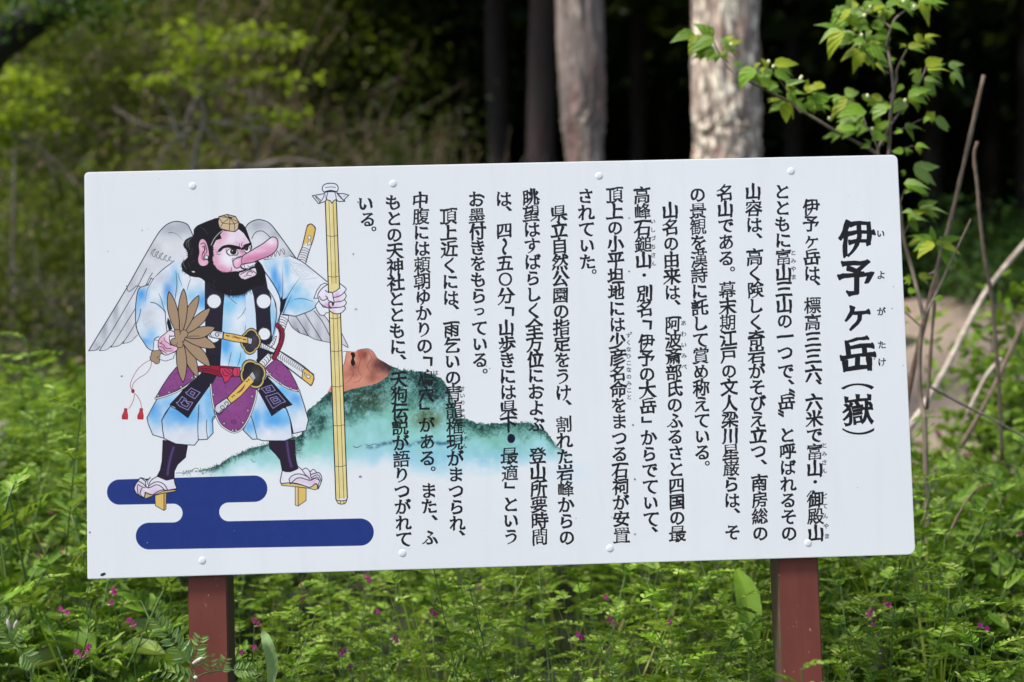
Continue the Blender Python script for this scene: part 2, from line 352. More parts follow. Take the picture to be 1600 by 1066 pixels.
pom(334.5,471,10.5,1);pom(412,471,10.8,2);pom(413,522,9,3);pom(334,526,9,4)
# far sleeve
wash(T('B','215,515 262,520 405,498 470,530 540,585 612,640 575,660 545,740 550,772 520,800 430,832 365,822 352,790 340,720 300,640 262,560'),(224,228,234),
 [(428,432,5,16,(84,160,226),.95),(436,452,4,12,(70,150,222),.9),(448,420,4,14,(130,190,230),.7),(452,470,10,9,(96,176,228),.95),(470,470,12,9,(130,196,232),.85),(462,452,8,7,(120,190,230),.7),(480,480,14,5,(150,200,228),.6),(440,486,5,8,(90,160,220),.8),(418,415,5,8,(160,205,232),.6)],seed=27)
for a in (0,1,2):
    stroke(circ(468,422,16-a*5,9-a*3,18,.35),1.3,(196,200,210),False,0,.75)
stroke(T('B','375,540 400,545 430,580 470,625 545,620'),1.6,(198,202,212),True,0,.7);stroke(T('B','395,525 440,540 500,560 530,600'),1.6,(198,202,212),True,0,.7)
L('B','405,498 470,530 540,585 608,640',1.2);L('B','230,540 262,585 300,640 335,700 352,760 350,810 330,880',1.4)
L('B','358,558 362,640 360,720 356,800',1.1,2);L('B','456,622 420,670 385,730 358,800',1.2,2);L('B','412,712 390,760 362,820',1.1,2);L('B','424,742 450,735 490,738 532,752',.7,1)
L('B','362,822 395,826 430,832 470,820 520,800 555,775',1.2)
fill(T('B','352,720 362,740 385,728 368,790 350,830 345,800'),INK)
# back scabbard wrapped in white, red cord
fill(T('N','335,700 345,662 420,672 418,700 375,830 330,800'),W1,False,1,.8)
for i in range(6): L('N',f'{346-i*4},{680+i*24} {380-i*3},{690+i*24} {412-i*7},{712+i*22}',.7)
fill(T('N','290,870 310,860 290,930 250,970 235,950'),W1,False,1,.7)
for i in range(4): L('N',f'{256+i*12},{945-i*20} {272+i*10},{960-i*20}',.7)
# upper blade scabbard to the right
fill(T('G','515,235 640,300 700,325 860,430 959,510 959,560 935,600 900,570 660,385 630,330 512,285'),W1,False,1,1.3)
fill(T('G','870,470 890,455 958,505 965,545 940,598 925,592 862,540'),(222,184,98),False,1,.9)
for i in range(22):
    x=525+i*16; y=240+i*9.6
    if 600<x<665: continue
    L('G',f'{x+8},{y+(i>8)*4} {x-3},{y+22} {x+2},{y+44+(i>8)*3}',.65)
L('G','690,325 860,440 955,510',.6)
fill(T('G','880,492 898,505 905,515 922,512 932,525 925,540 908,538 900,522 885,512'),W1,False,1,.6)
L('G','515,235 640,300 700,325 860,428 945,500 962,535 940,598 900,572 660,388',1.3)
# legs
for poly,hl in ((T('L','530,-20 525,100 515,300 490,430 438,532 580,592 698,568 702,450 750,350 870,240 905,40'),T('L','690,90 650,220 615,380 600,500')),
                (T('M','100,-20 110,100 200,190 270,280 300,440 350,462 420,465 490,440 548,412 518,330 498,200 490,-20'),T('M','370,0 385,120 405,250 440,380'))):
    fill(poly,(42,30,50),False,1,1.1)
    stroke(hl,3.2,(92,66,128),True,0,.75,1.6); stroke(hl,1.2,(120,92,160),True,0,.5,1.2)
# feet
def foot_l():
    wash(T('L','438,532 370,570 335,545 290,580 195,550 150,600 110,660 95,722 130,790 180,825 240,850 262,790 400,805 480,770 560,740 740,712 712,640 698,568 580,592'),(226,222,230),[(241,770,9,6,(214,178,206),.7),(218,765,4,6,(206,176,200),.6),(270,762,8,4,(220,200,222),.5)],seed=30)
    fill(T('L','245,855 250,815 275,775 320,800 400,812 480,775 560,745 722,730 722,752 590,775 400,812 270,862'),(200,176,110),False,1,.8)
    fill(T('L','408,815 545,782 545,1045 415,972'),(220,186,104),False,1,.9);fill(T('L','545,782 582,775 576,1022 545,1045'),(190,158,84),False,1,.8)
    L('L','438,532 360,580 320,640 310,700',1.1);L('L','310,680 360,640 430,612 500,622 560,665 600,735',1.1);L('L','300,705 350,690 410,660 460,660 510,690 560,745',1.1)
    L('L','290,580 265,620 275,680 300,705',1.1);L('L','195,550 260,600 270,600',1.1);L('L','160,600 230,640 265,680 300,705',1.1);L('L','150,650 140,700 150,780 180,825',1.1);L('L','150,650 220,690 260,700',1.);L('L','215,705 195,740 185,800 240,850',1.1)
    L('L','260,790 262,770 320,795 380,805 440,765 520,735 600,738 740,712',1.3);L('L','335,545 290,580 195,550 150,600 110,660 95,722 130,790 180,825 240,852 262,790',1.4);L('L','698,568 712,640 740,712',1.2);L('L','330,548 300,600 300,650',.8)
def foot_r():
    fill(T('M','280,635 400,625 500,640 600,660 700,690 800,640 835,660 835,715 800,732 680,705 500,685 290,665'),(214,190,124),False,1,.9)
    fill(T('M','497,685 542,690 542,978 497,965'),(226,196,150),False,1,.8);fill(T('M','542,690 662,705 662,892 542,978'),(220,186,104),False,1,.9)
    wash(T('M','300,445 275,560 270,600 290,635 420,600 440,635 480,620 600,655 700,692 740,690 800,640 850,650 845,718 878,640 900,560 870,480 810,470 770,420 730,455 700,430 655,403 610,425 530,372 548,412 490,440 420,465 350,462'),(226,224,232),[(436,748,5,7,(222,208,228),.6),(468,750,10,4,(214,190,214),.6),(488,752,7,6,(212,178,208),.7),(490,742,6,3,(216,190,210),.5)],seed=31)
    L('M','300,445 275,560 270,600 290,635 400,625 500,632 600,658 700,692 745,685 800,640 830,655 835,715',1.2);L('M','530,372 590,420 650,500 710,555',1.1);L('M','410,590 405,570 450,520 530,492 620,505 690,540 715,570',1.1);L('M','430,635 480,590 520,560 580,550 650,570 715,590',1.1);L('M','410,590 420,640 440,632',1.)
    L('M','610,425 655,403 700,430 725,480 735,550',1.);L('M','700,430 730,455 770,420 825,470',1.);L('M','735,500 800,480 860,475 890,520 900,570 880,640 845,720',1.2);L('M','740,550 790,520 850,510 890,600',1.);L('M','735,590 790,560 830,540 870,600',1.);L('M','870,600 850,640 848,700',.9);L('M','715,590 780,555 850,580 875,605',.9)
foot_l();foot_r()
# trousers
wash(T('J','320,455 262,560 210,660 225,730 275,850 400,888 420,700 480,520 620,340 500,395'),(206,218,232),[(238,640,9,10,(74,150,220),.95),(245,655,7,10,(110,180,228),.8),(262,630,12,9,(120,185,230),.8),(247,675,9,8,(218,222,230),.7)],seed=32,line=1.1)
wash(T('J','470,530 375,685 385,800 402,892 530,950 640,960 740,965 785,905 880,900 945,830 940,690 990,620 950,540 915,290 780,470 665,660 560,580'),(212,218,228),
 [(280,645,22,13,(66,150,222),1),(300,652,12,9,(90,170,228),.8),(265,658,8,9,(120,185,230),.7),(322,622,9,16,(96,176,230),.9),(330,650,6,12,(110,180,228),.8),(332,678,4,14,(120,190,228),.7),(280,680,22,9,(220,222,230),.9),(318,640,3,14,(200,218,235),.5)],seed=33,line=1.2)
L('J','788,515 782,620 775,760 780,908',1.);L('J','875,685 870,780 885,890',.8);L('J','480,520 420,600 378,685',1.1);L('J','985,625 940,660 925,715',1.1,3)
wash(T('G','570,515 720,600 845,652 880,760 915,885 895,975 790,1000 770,900 720,780 640,640'),(218,222,230),[(442,612,12,9,(100,180,230),.95),(462,628,8,12,(80,155,222),.9),(458,640,10,10,(170,208,234),.6),(470,655,9,12,(220,222,230),.7)],seed=34,line=1.2)
wash(T('G','485,620 520,680 612,850 700,780 730,790 765,880 782,1035 720,1060 600,1060 540,1060 490,1045 450,1048 372,970 430,855 470,740'),(214,220,230),
 [(425,640,9,14,(100,180,230),.9),(432,655,20,11,(70,155,225),.95),(400,655,5,12,(80,160,224),.9),(390,668,8,8,(90,165,226),.9),(445,650,10,9,(130,190,230),.7),(425,680,22,8,(222,223,230),.9)],seed=35,line=1.2)
L('G','430,830 460,920 490,1045',1.);L('G','612,850 700,790 728,785 760,870 785,1000',1.)
# side plates, apron, sashes
PU=(132,66,126)
def plate(t,s,trim,hooks,seed):
    p=T(t,s); wash(p,PU,[(p[:,0].mean(),p[:,1].mean(),20,20,(150,78,142),.5)],seed=seed,line=1.1)
    rr=np.random.RandomState(seed); lo=p.min(0);hi=p.max(0)
    x0,y0,m=cover(cv(p))
    for i in range(70):
        q=lo+(hi-lo)*rr.rand(2); c=cv([q])[0].astype(int)-[x0,y0]
        if not(6<=c[0]<m.shape[1]-6 and 6<=c[1]<m.shape[0]-6) or m[c[1]-5:c[1]+6,c[0]-5:c[0]+6].min()<1: continue
        a=rr.rand()*6.3; r=rr.uniform(1.5,3)
        stroke(np.array([(q[0]+r*np.cos(a+b)*.9,q[1]+r*np.sin(a+b)*.6) for b in np.linspace(0,2.2,5)]),.8,(92,36,84),True,1,.8)
    tr=T(t,trim); stroke(tr,3.0,INK); stroke(tr,1.7,(224,224,220))
    for h in hooks.split():
        x,y=T(t,h)[0]; fill(circ(x,y,2.1),INK);fill(circ(x,y,1.35),(226,226,222));fill(circ(x+.2,y-.1,.45),INK)
plate('J','535,100 460,190 380,310 300,450 440,410 590,330 745,225 720,150 640,60','305,446 375,432 440,410 520,380 590,345 670,290 745,225','335,415 458,378 590,318 712,215',40)
plate('G','560,450 640,380 690,400 760,480 810,570 842,645 770,630 690,590 590,520','562,470 600,520 690,590 770,630 842,648','597,502 685,582 770,622 832,638',41)
fill(T('J','880,-20 1020,-20 1000,120 975,210 915,290 780,480 715,570 665,660 600,605 560,580 520,540 465,515 600,370 700,265 790,190 830,150'),(32,26,40),False,1,1.)
fill(T('G','505,640 570,525 640,600 780,760 735,775 700,780 650,810 610,852 560,740'),(32,26,40),False,1,1.)
LV=(146,134,186)
def key(t,rings,w=1.25):
    for s in rings: stroke(T(t,s),w,LV,False)
key('J',['700,330 800,380 740,450 650,395 640,375 660,375 700,330','705,365 745,385 725,412 690,390 705,365','600,425 640,450 655,480 720,490 665,575 570,530 535,490 560,485 600,425','620,460 648,480 655,500 680,505 655,540 600,515 585,490 600,490 620,460'])
key('G',['520,625 610,595 640,640 590,655 560,665 540,640 520,625','560,628 595,615 600,638 572,645 560,628','560,690 600,680 660,660 725,735 690,745 620,790 590,740 560,690','595,705 650,690 685,730 630,755 595,705','620,712 652,705 660,722 632,732 620,712'],1.2)
plate('G','150,520 110,590 105,640 115,720 140,830 180,920 250,975 300,992 370,960 430,840 470,720 485,620 430,560 350,540 240,570','102,590 108,650 115,720 140,830 180,918 240,968 300,990 360,962 412,885 448,800 478,700 484,640','125,675 215,915 285,972 315,972 370,908 412,808 448,690 150,800',42)
for k in range(5):
    a=k*1.257; x,y=T('G','295,902')[0]; stroke(circ(x+3.2*np.cos(a),y+2.6*np.sin(a),1.7,1.3,10),.7,(92,36,84),False)
fill(T('G','150,500 345,505 440,540 440,600 240,600 150,560'),PU)
fill(T('J','770,88 900,95 1020,95 1015,190 900,160 800,120'),(150,28,52),False,1,1.)
fill(T('G','0,440 90,428 180,436 345,448 345,525 180,525 90,500 0,485'),(150,28,52),False,1,1.)
L('G','20,455 90,462 175,485',.8);L('G','30,475 100,480 170,505',.8)
fill(T('G','180,450 230,452 280,458 300,505 275,520 250,560 220,582 205,540 192,510 180,500'),(196,52,88),False,1,1.);fill(T('G','290,456 320,446 348,450 345,520 300,530 285,500'),(202,60,96),False,1,1.)
L('G','215,465 235,490 270,510',.9);L('G','200,480 215,515 250,520',.9);L('G','320,460 325,500 318,522',.7);L('G','235,452 262,480 280,500',.7)
stroke(T('N','318,760 350,800 362,850 350,920 320,990 285,1060'),8.0,INK);stroke(T('N','318,760 350,800 362,850 350,920 320,990 285,1060'),6.2,(140,30,56));L('N','325,770 345,830 340,900 310,970 275,1050',1.);L('N','345,800 368,850 362,910 330,1000',.5);stroke(T('N','322,800 335,850 325,930'),1.2,(188,76,104),True,1)
# lower scabbard stub
fill(T('G','505,405 580,330 605,345 600,385 545,450 520,430'),W1,False,1,1.)
for i in range(4): L('G',f'{528+i*18},{398-i*18} {548+i*16},{412-i*18} {556+i*15},{436-i*18}',.7)
# hilts with guards
def tsuba(cx,cy,rx,ry,rot,seed):
    a=np.linspace(0,2*np.pi,64,endpoint=False); r=1+.045*np.cos(4*a)-.07*np.exp(-((np.mod(a,np.pi/2)-np.pi/4)/.12)**2)
    def sh(k):
        u=np.cos(a)*rx*r*k;v=np.sin(a)*ry*r*k;c,s=np.cos(rot),np.sin(rot); return np.stack([cx+u*c-v*s,cy+u*s+v*c],-1)/5.328+np.array([310,490])
    fill(sh(1.06),INK);fill(sh(.99),(200,172,104));fill(sh(.86),INK)
    p=sh(.82); wash(p,(40,36,42),[(p[:,0].mean()+5,p[:,1].mean(),5,10,(84,80,82),.8),(p[:,0].mean()-4,p[:,1].mean()+5,6,5,(70,62,66),.6)],seed=seed,nz=.9)
tsuba(435,232,80,102,.1,50);tsuba(455,505,102,118,-.45,51)
fill(T('G','210,160 300,172 412,198 408,248 300,235 205,212'),(220,184,98),False,1,1.1)
fill(T('G','412,198 448,210 440,258 408,248'),W1,False,1,.8);L('G','422,202 416,250',.6);L('G','434,206 428,254',.6)
fill(T('G','120,142 210,155 205,212 160,208 95,195 85,175 95,150'),(214,215,220),False,1,1.2);L('G','190,165 150,160 140,178 155,190 172,182 165,172',.9);L('G','110,152 100,175 112,192',.8);L('G','205,160 200,208',.7)
fill(T('G','240,700 300,640 425,512 468,562 350,690 268,752'),(220,184,98),False,1,1.1)
fill(T('G','425,512 450,482 478,535 462,562'),W1,False,1,.8);L('G','433,502 468,555',.6);L('G','442,492 474,546',.6)
fill(T('G','150,760 235,702 272,748 200,815 165,832 135,808 138,780'),(206,207,212),False,1,1.2);L('G','180,815 215,790 205,768 185,775 190,792 210,800',.9);L('G','235,775 250,748 232,735 218,748 228,762',.9);L('G','140,785 135,830 170,845 200,820',.9)
BR=(120,40,34)
for (x,y) in ((237,183),(252,188),(377,214),(392,218),(282,694),(296,682),(404,565),(420,552)):
    q=T('G',f'{x},{y}')[0]; fill(circ(q[0],q[1],1.5,1.1,8),BR)
L('G','275,190 300,188 320,200 350,205 365,210',1.2,1,BR);L('G','280,200 310,200 345,215',.9,1,BR);L('G','315,670 330,655 350,640 375,610 390,590',1.3,1,BR);L('G','330,665 360,640 385,605',1.,1,BR)
# head
HAIR=(20,16,22)
hair=T('E','100,690 110,640 160,590 160,520 125,470 122,430 150,385 222,350 235,285 262,240 320,210 420,170 520,148 740,200 800,245 830,310 862,400 880,470 872,520 930,600 975,650 1005,700 1022,790 1008,860 960,895 870,925 815,975 740,1002 640,1010 560,985 470,950 400,900 355,850 300,812 220,800 165,775 115,735')
fill(hair,HAIR,True)
fill(T('E','370,860 560,990 740,1000 870,920 1015,880 1015,790 900,800'),HAIR)
rr=np.random.RandomState(77)
hh=cr(hair,True,10)
for i in range(len(hh)):
    if rr.rand()<.8:
        x,y=hh[i]; u=i/len(hh)
        if x>345 and y>420 or (x<300 and rr.rand()<.45):
            c=np.array([350,400]); d=np.array([x,y])-c; d/=np.hypot(*d); s=rr.uniform(1.2,4.2)
            d=np.array([d[0]*.6+rr.uniform(-.3,.3),d[1]*.9+.35])
            stroke(np.array([(x-d[0]*2,y-d[1]*2),(x+d[0]*s*.5+.3,y+d[1]*s*.5),(x+d[0]*s,y+d[1]*s)]),.9,HAIR,True,3)
for s in ('125,600 105,660 130,720 165,765','145,400 180,370 215,352','235,330 240,270 300,225','170,770 200,790 240,800'): L('E',s,.9,1)
PK=(228,172,194);PK2=(212,138,170);SK=(232,212,224)
face=T('E','525,330 560,288 620,296 700,296 732,272 790,320 838,395 862,432 868,500 850,560 905,625 935,640 905,680 925,725 930,762 880,800 800,832 755,815 735,780 745,745 700,738 640,748 560,752 500,722 455,668 440,600 450,545 446,460 480,395 542,375')
wash(face,(232,218,228),[(344,375,6,7,PK,1),(336,395,6,10,PK,1),(348,365,7,6,(222,150,180),.8),(337,408,6,8,(222,156,184),1),(345,418,9,5,PK2,.8),(352,424,10,4,(214,136,168),.8),(358,404,10,9,(236,232,236),.9),(372,372,12,8,(234,220,230),.7),(380,380,6,5,(226,180,204),.7),(388,366,5,6,(228,190,212),.6),(364,384,10,4,(226,170,196),.5),(379,394,4,4,(206,130,160),.8),(355,390,4,4,(226,175,198),.6),(392,430,8,4,(228,190,208),.7)],seed=60,nz=.3)
for i in range(60):   # beard fringe over the jaw
    x=rr.uniform(440,760); y0=np.interp(x,[440,500,560,640,740],[640,720,755,748,742])+rr.uniform(2,16)
    stroke(T('E',f'{x},{y0+12} {x+rr.uniform(-6,4)},{y0-rr.uniform(6,24)}'),.8,HAIR,False,3)
for i in range(46):
    x=rr.uniform(740,940); y0=np.interp(x,[740,800,880,940],[812,840,812,770])
    stroke(T('E',f'{x},{y0+14} {x+rr.uniform(-8,6)},{y0-rr.uniform(4,22)}'),.8,HAIR,False,3)
for i in range(30):
    y=rr.uniform(420,700); x=np.interp(y,[420,545,600,670,700],[446,450,440,455,480]); stroke(T('E',f'{x-10},{y} {x+rr.uniform(2,14)},{y+rr.uniform(6,16)}'),.7,HAIR,False,3)
fill(T('E','478,390 515,345 538,372 530,380'),HAIR)
# moustache
for s,w in (('760,700 800,715 850,690 905,660 950,650',2.4),('740,745 790,735 840,725 880,700 950,690',3.0),('900,640 940,670 960,720 950,770',4)): L('E',s,w,0,HAIR)
fill(T('E','755,690 790,665 900,628 925,650 880,690 850,700 800,712'),(228,226,230),False,1,.5);fill(T('E','750,770 780,745 850,722 900,735 928,760 900,792 800,815 755,800'),(228,206,218),True)
L('E','752,775 790,752 850,726 895,738 922,762',1.);L('E','818,778 838,748 865,742 888,756',1.);L('E','790,800 830,785 870,788',.6);L('E','795,672 800,700 815,712',.6);L('E','830,672 850,690 890,672',.6)
# eyes
fill(circ(*T('E','662,526')[0],8.6,5.4,24,.05),(236,236,232),False,1,.9)
fill(circ(*T('E','672,520')[0],4.6,4.6),(60,34,36),False,1,.7);fill(circ(*T('E','674,520')[0],2.1),(14,10,14));fill(circ(*T('E','662,512')[0],.9),(236,236,236))
fill(circ(*T('E','826,498')[0],4.9,5.2,24,-.3),(236,236,226),False,1,.9);fill(circ(*T('E','818,484')[0],3.1,3.9),(40,26,30));fill(circ(*T('E','812,478')[0],.7),(236,236,236))
stroke(T('E','520,508 555,475 600,462 650,468 700,478 742,482'),4.3,HAIR,True,0);stroke(T('E','500,520 530,492 560,470 620,452 700,462 742,470'),2.6,HAIR,True,1)
stroke(T('E','770,492 800,470 835,450 862,432'),4.0,HAIR,True,0);stroke(T('E','780,455 820,442 855,428'),2.0,HAIR,True,1)
for s in ('480,545 510,552 535,545','478,520 500,530 515,522','470,500 492,512','590,480 600,540 640,578','730,530 720,560 690,572','795,525 820,538 850,525','700,590 740,572 765,570','735,425 742,450 730,470','715,430 700,405','770,470 762,440 775,415','640,745 652,720 650,690','780,380 800,385'): L('E',s,.7,1)
L('E','735,500 760,505 790,498',1.3,1,(190,110,142));L('E','730,515 765,520 795,512',1.,1,(190,110,142))
# nose
wash(T('E','1085,368 1120,358 1155,380 1168,430 1155,490 1110,545 1040,582 960,612 880,642 770,662 748,690 710,705 680,685 668,640 685,605 760,578 800,552 900,492 1000,432'),(232,180,204),
 [(383,412,5,8,(212,130,166),.9),(400,404,16,4,(206,118,156),.9),(416,395,11,5,(204,118,156),.9),(428,386,8,8,(216,140,172),.6),(424,378,7,5,(242,222,234),.9),(404,392,12,3,(238,200,220),.8),(371,408,3,4,(236,205,220),.7),(376,414,4,3,(214,140,170),.6)],True,1.3,61,.15)
L('E','770,662 762,620 775,580',.8);L('E','665,640 660,600 690,590',.7,1)
# ear
wash(T('E','328,378 365,400 392,470 405,560 382,590 398,640 372,675 322,682 288,655 278,600 292,530 285,450 300,398'),(226,160,186),[(314,385,3,6,(234,190,208),.8),(316,412,6,4,(232,178,200),.8)],True,1.0,62,.2)
L('E','310,440 345,425 370,470 378,520 350,560 345,600 380,612',1.);L('E','325,470 350,460 358,500 335,530 325,590 350,620',.9);L('E','345,470 352,510 340,540',.8);fill(T('E','355,575 385,565 390,600 360,600'),(226,226,222),True,1,.6)
# headband and box hat
stroke(T('E','575,270 510,320 455,385 425,450'),1.9,INK);stroke(T('E','575,270 510,320 455,385 425,450'),1.0,(214,206,190))
fill(T('E','512,133 602,108 695,130 735,195 725,268 690,300 622,292 520,262 503,200'),(206,180,142),False,1,1.2)
for s in ('508,138 552,205 632,215 685,212 732,195','552,205 524,262','632,215 626,292','685,212 690,298','635,145 512,133','635,145 552,205','635,145 632,215','635,145 685,212','635,145 732,195','635,145 695,130','635,145 602,108','635,145 560,122'): L('E',s,.75,0,INK,False)
stroke(T('E','620,140 650,145'),2.,INK)
for s in ('190,380 150,420 160,480','210,360 170,420 190,500','270,240 235,290','340,260 390,330','300,240 350,280','200,640 240,620','170,640 190,700','125,620 120,660 150,720','215,480 210,560','185,400 200,450','430,880 470,930','400,860 410,900','650,940 640,980','470,860 450,830','215,740 250,750','180,560 150,600'): L('E',s,.45,1,(200,196,180))
fill(T('E','205,738 235,738 252,748 225,755'),(226,224,216))
# fan
TN=(166,138,110)
def petal(b,t,w,bend=0):
    b=T('F',b)[0];t=T('F',t)[0]; d=t-b; Ln=np.hypot(*d); n=np.array([-d[1],d[0]])/Ln
    u=np.array([0,.15,.35,.6,.8,.93,1]); r=np.array([.22,.55,.9,1,.72,.35,0])*w/2/7.107
    mid=b+np.outer(u,d)+np.outer(np.sin(np.pi*u)*bend,n)
    p=np.vstack([cr(mid+n*r[:,None]),cr((mid-n*r[:,None])[::-1])[1:]]); fill(p,TN,False,1,1.15)
petal('590,560','775,1062',118,1);petal('575,600','612,1120',112,0)
petal('590,640','912,945',120,-2.5);petal('600,610','978,735',125,-2)
petal('600,600','968,512',120,2.2);petal('600,590','915,293',108,1.5)
petal('600,590','787,155',105,-1.8);petal('590,580','618,80',100,.5);petal('560,590','455,112',108,-.5)
for s in ('560,480 575,545','600,450 600,540','660,610 720,606 800,606'): L('F',s,.7,1)
hub=((545,575,40),(620,582,42),(575,630,52),(512,670,36),(572,695,38)); 
for k,c in ((6,INK),(0,TN)):
    for x,y,r in hub: q=T('F',f'{x},{y}')[0]; fill(circ(q[0],q[1],(r+k)/7.107),c)
L('F','575,590 582,565 570,555',.7);L('F','600,668 615,672 625,660',.7);L('F','545,700 550,680',.7)
for k,c in ((6,INK),(0,TN)):
    for x,y,r in ((300,805,40),(285,850,38),(345,795,42),(318,880,32),(390,770,34)): q=T('F',f'{x},{y}')[0]; fill(circ(q[0],q[1],(r+k)/7.107),c)
# near hand
fill(T('F','290,650 345,655 350,760 300,770 278,765'),(224,225,230),False,1,.7);fill(T('F','350,865 420,885 505,855 510,830 540,780 420,815 360,800'),(222,224,230),False,1,.7)
wash(T('F','512,560 458,545 410,582 350,632 335,722 370,780 412,817 470,802 540,765 548,730 500,712 470,690 462,612 512,605'),(232,212,224),[(252,530,7,9,PK,1),(256,542,7,5,PK2,.8),(268,545,6,3,(220,150,186),.7),(262,524,4,6,(236,222,232),.6)],True,1.,63,.2)
for s in ('345,680 390,700 420,740 480,745','345,720 390,735 420,770 500,772','360,760 400,780 430,800','400,625 410,660 440,680 480,712','460,600 470,610 515,605','380,660 360,690'): L('F',s,.8)
# cord and tassels
CD=(142,52,74)
for s in ('262,15 190,50 110,120 50,220 25,300 42,350','262,30 250,100 200,170 120,220 60,280 42,350','70,395 65,450 40,510 10,560','75,390 110,430 140,490 150,560'): L('J',s,.75,0,CD)
fill(circ(*T('J','55,365')[0],2.4,3.0),(156,32,52),False,1,.4,(90,20,40))
for ox in (0,-24.3):
    p=T('J','133,555 165,560 162,585 172,640 168,678 108,676 106,640 128,590')+np.array([ox,0]); wash(p,(178,34,50),[(p[:,0].mean(),p[:,1].mean(),2.5,5,(206,70,80),.7)],seed=64,line=.5,lc=(100,20,34))
# staff
def lerp(a,b,t): return (a[0]+(b[0]-a[0])*t,a[1]+(b[1]-a[1])*t)
TL,TR,BL_,BR_=(508.2,313),(525.5,313),(524.8,780),(542.8,778.5)
wash(np.array([TL,TR,BR_,BL_]),(226,208,142),[(515,y,3,40,(236,222,160),.7) for y in range(330,780,60)]+[(522,y,2.5,18,(214,190,120),.6) for y in range(350,780,90)],seed=65,nz=.2)
for k,w in ((0,1.45),(1,1.45),(.33,.55),(.7,.6)): stroke(np.array([lerp(TL,TR,k),lerp(BL_,BR_,k)]),w,INK,False)
for y in (368,431.5,496.5,547.8,603,664,727.7):
    t=(y-313)/466; a=lerp(TL,BL_,t);b=lerp(TR,BR_,t); stroke(np.array([a,((a[0]+b[0])/2,y+1.6),b]),.65)
fill(T('M','1110,872 1120,885 1200,900 1270,888 1286,855 1270,915 1245,942 1200,950 1150,940 1130,912'),(222,204,140),False,1,1.1);L('M','1180,900 1180,945',.6);L('M','1235,895 1235,942',.6)
fill(T('H','430,265 415,290 248,320 335,430 420,402 450,375 500,390 520,425 545,390 580,372 610,400 700,398 690,375 755,312 690,292 600,288 585,262'),(224,226,231),False,1,1.2)
for s in ('465,275 450,330 445,380','560,270 575,320 585,395','415,290 405,340 372,390 345,425','300,325 350,370 372,390','290,330 345,395 350,420','590,290 640,345 690,392','610,295 680,380','430,400 425,440'): L('H',s,.95)
L('H','430,300 440,370',.5);L('H','680,330 710,318',.5)
fill(T('H','388,205 410,170 450,152 500,146 560,152 598,180 608,215 600,250 575,270 500,258 425,272 392,245'),(226,228,232),True,1,1.25);L('H','432,208 500,198 570,204',.8);L('H','425,266 500,248 580,264',1.8)
# far hand round the staff
HW=(230,226,234)
fill(T('I','510,238 440,272 370,370 325,495 392,490 400,420 450,340 548,262'),(226,228,233),False,1,1.)
fill(T('I','405,535 345,620 375,690 425,768 490,782 530,735 580,735 580,650 480,640'),(226,228,233),False,1,1.)
wash(T('I','548,262 450,340 392,432 402,510 440,585 520,645 600,690 660,745 770,742 850,665 828,620 865,568 832,512 862,450 832,388 858,330 760,248 745,330 700,365 630,402 560,388 545,330'),HW,[(526,462,3.5,3,(220,160,196),.9),(528,470,3,2,(224,170,202),.7),(524,478,4,2,(226,180,208),.7),(512,477,3.5,3,(214,150,184),.9),(520,487,3,2,(224,176,204),.7),(505,465,4,3,(230,200,220),.6)],seed=66,nz=.1)
fill(T('I','632,402 700,365 745,330 752,330 755,245 560,250 560,388 600,398'),(226,210,146))
for s in ('548,262 450,340 392,432 402,510 440,585 540,650','560,385 630,402 645,470 660,560 640,620 628,580','415,460 440,510 480,528 530,510 545,475 520,455','545,475 570,530 640,560 650,600','570,560 600,560 635,570 640,620','580,560 575,610 620,650 700,650','755,245 858,330 832,390 770,445 700,472 648,478','832,390 862,450 832,512 770,545 660,558','832,512 865,568 825,622 740,645 640,650','825,622 850,665 770,742 660,745 590,705','540,650 620,658','630,402 700,365 745,330','520,360 540,385 600,395'): L('I',s,1.15)
for s in ('735,385 750,410','760,370 775,395','785,355 800,380','810,350 825,365','770,480 785,500','790,465 805,485','810,430 820,460','765,570 780,595','785,560 800,580','815,550 825,570','740,685 755,705','765,670 780,695','790,655 800,675','500,410 530,440','530,405 560,440'): L('I',s,.4,1,(120,110,130))
stroke(np.array([lerp(TL,BL_,(420-313)/466),lerp(TL,BL_,(457-313)/466)]),1.45,INK,False);stroke(np.array([lerp(TR,BR_,(420-313)/466),lerp(TR,BR_,(451-313)/466)]),1.45,INK,False)
stroke(np.array([lerp(TL,BL_,(474-313)/466),lerp(TL,BL_,(491-313)/466)]),1.3,INK,False)
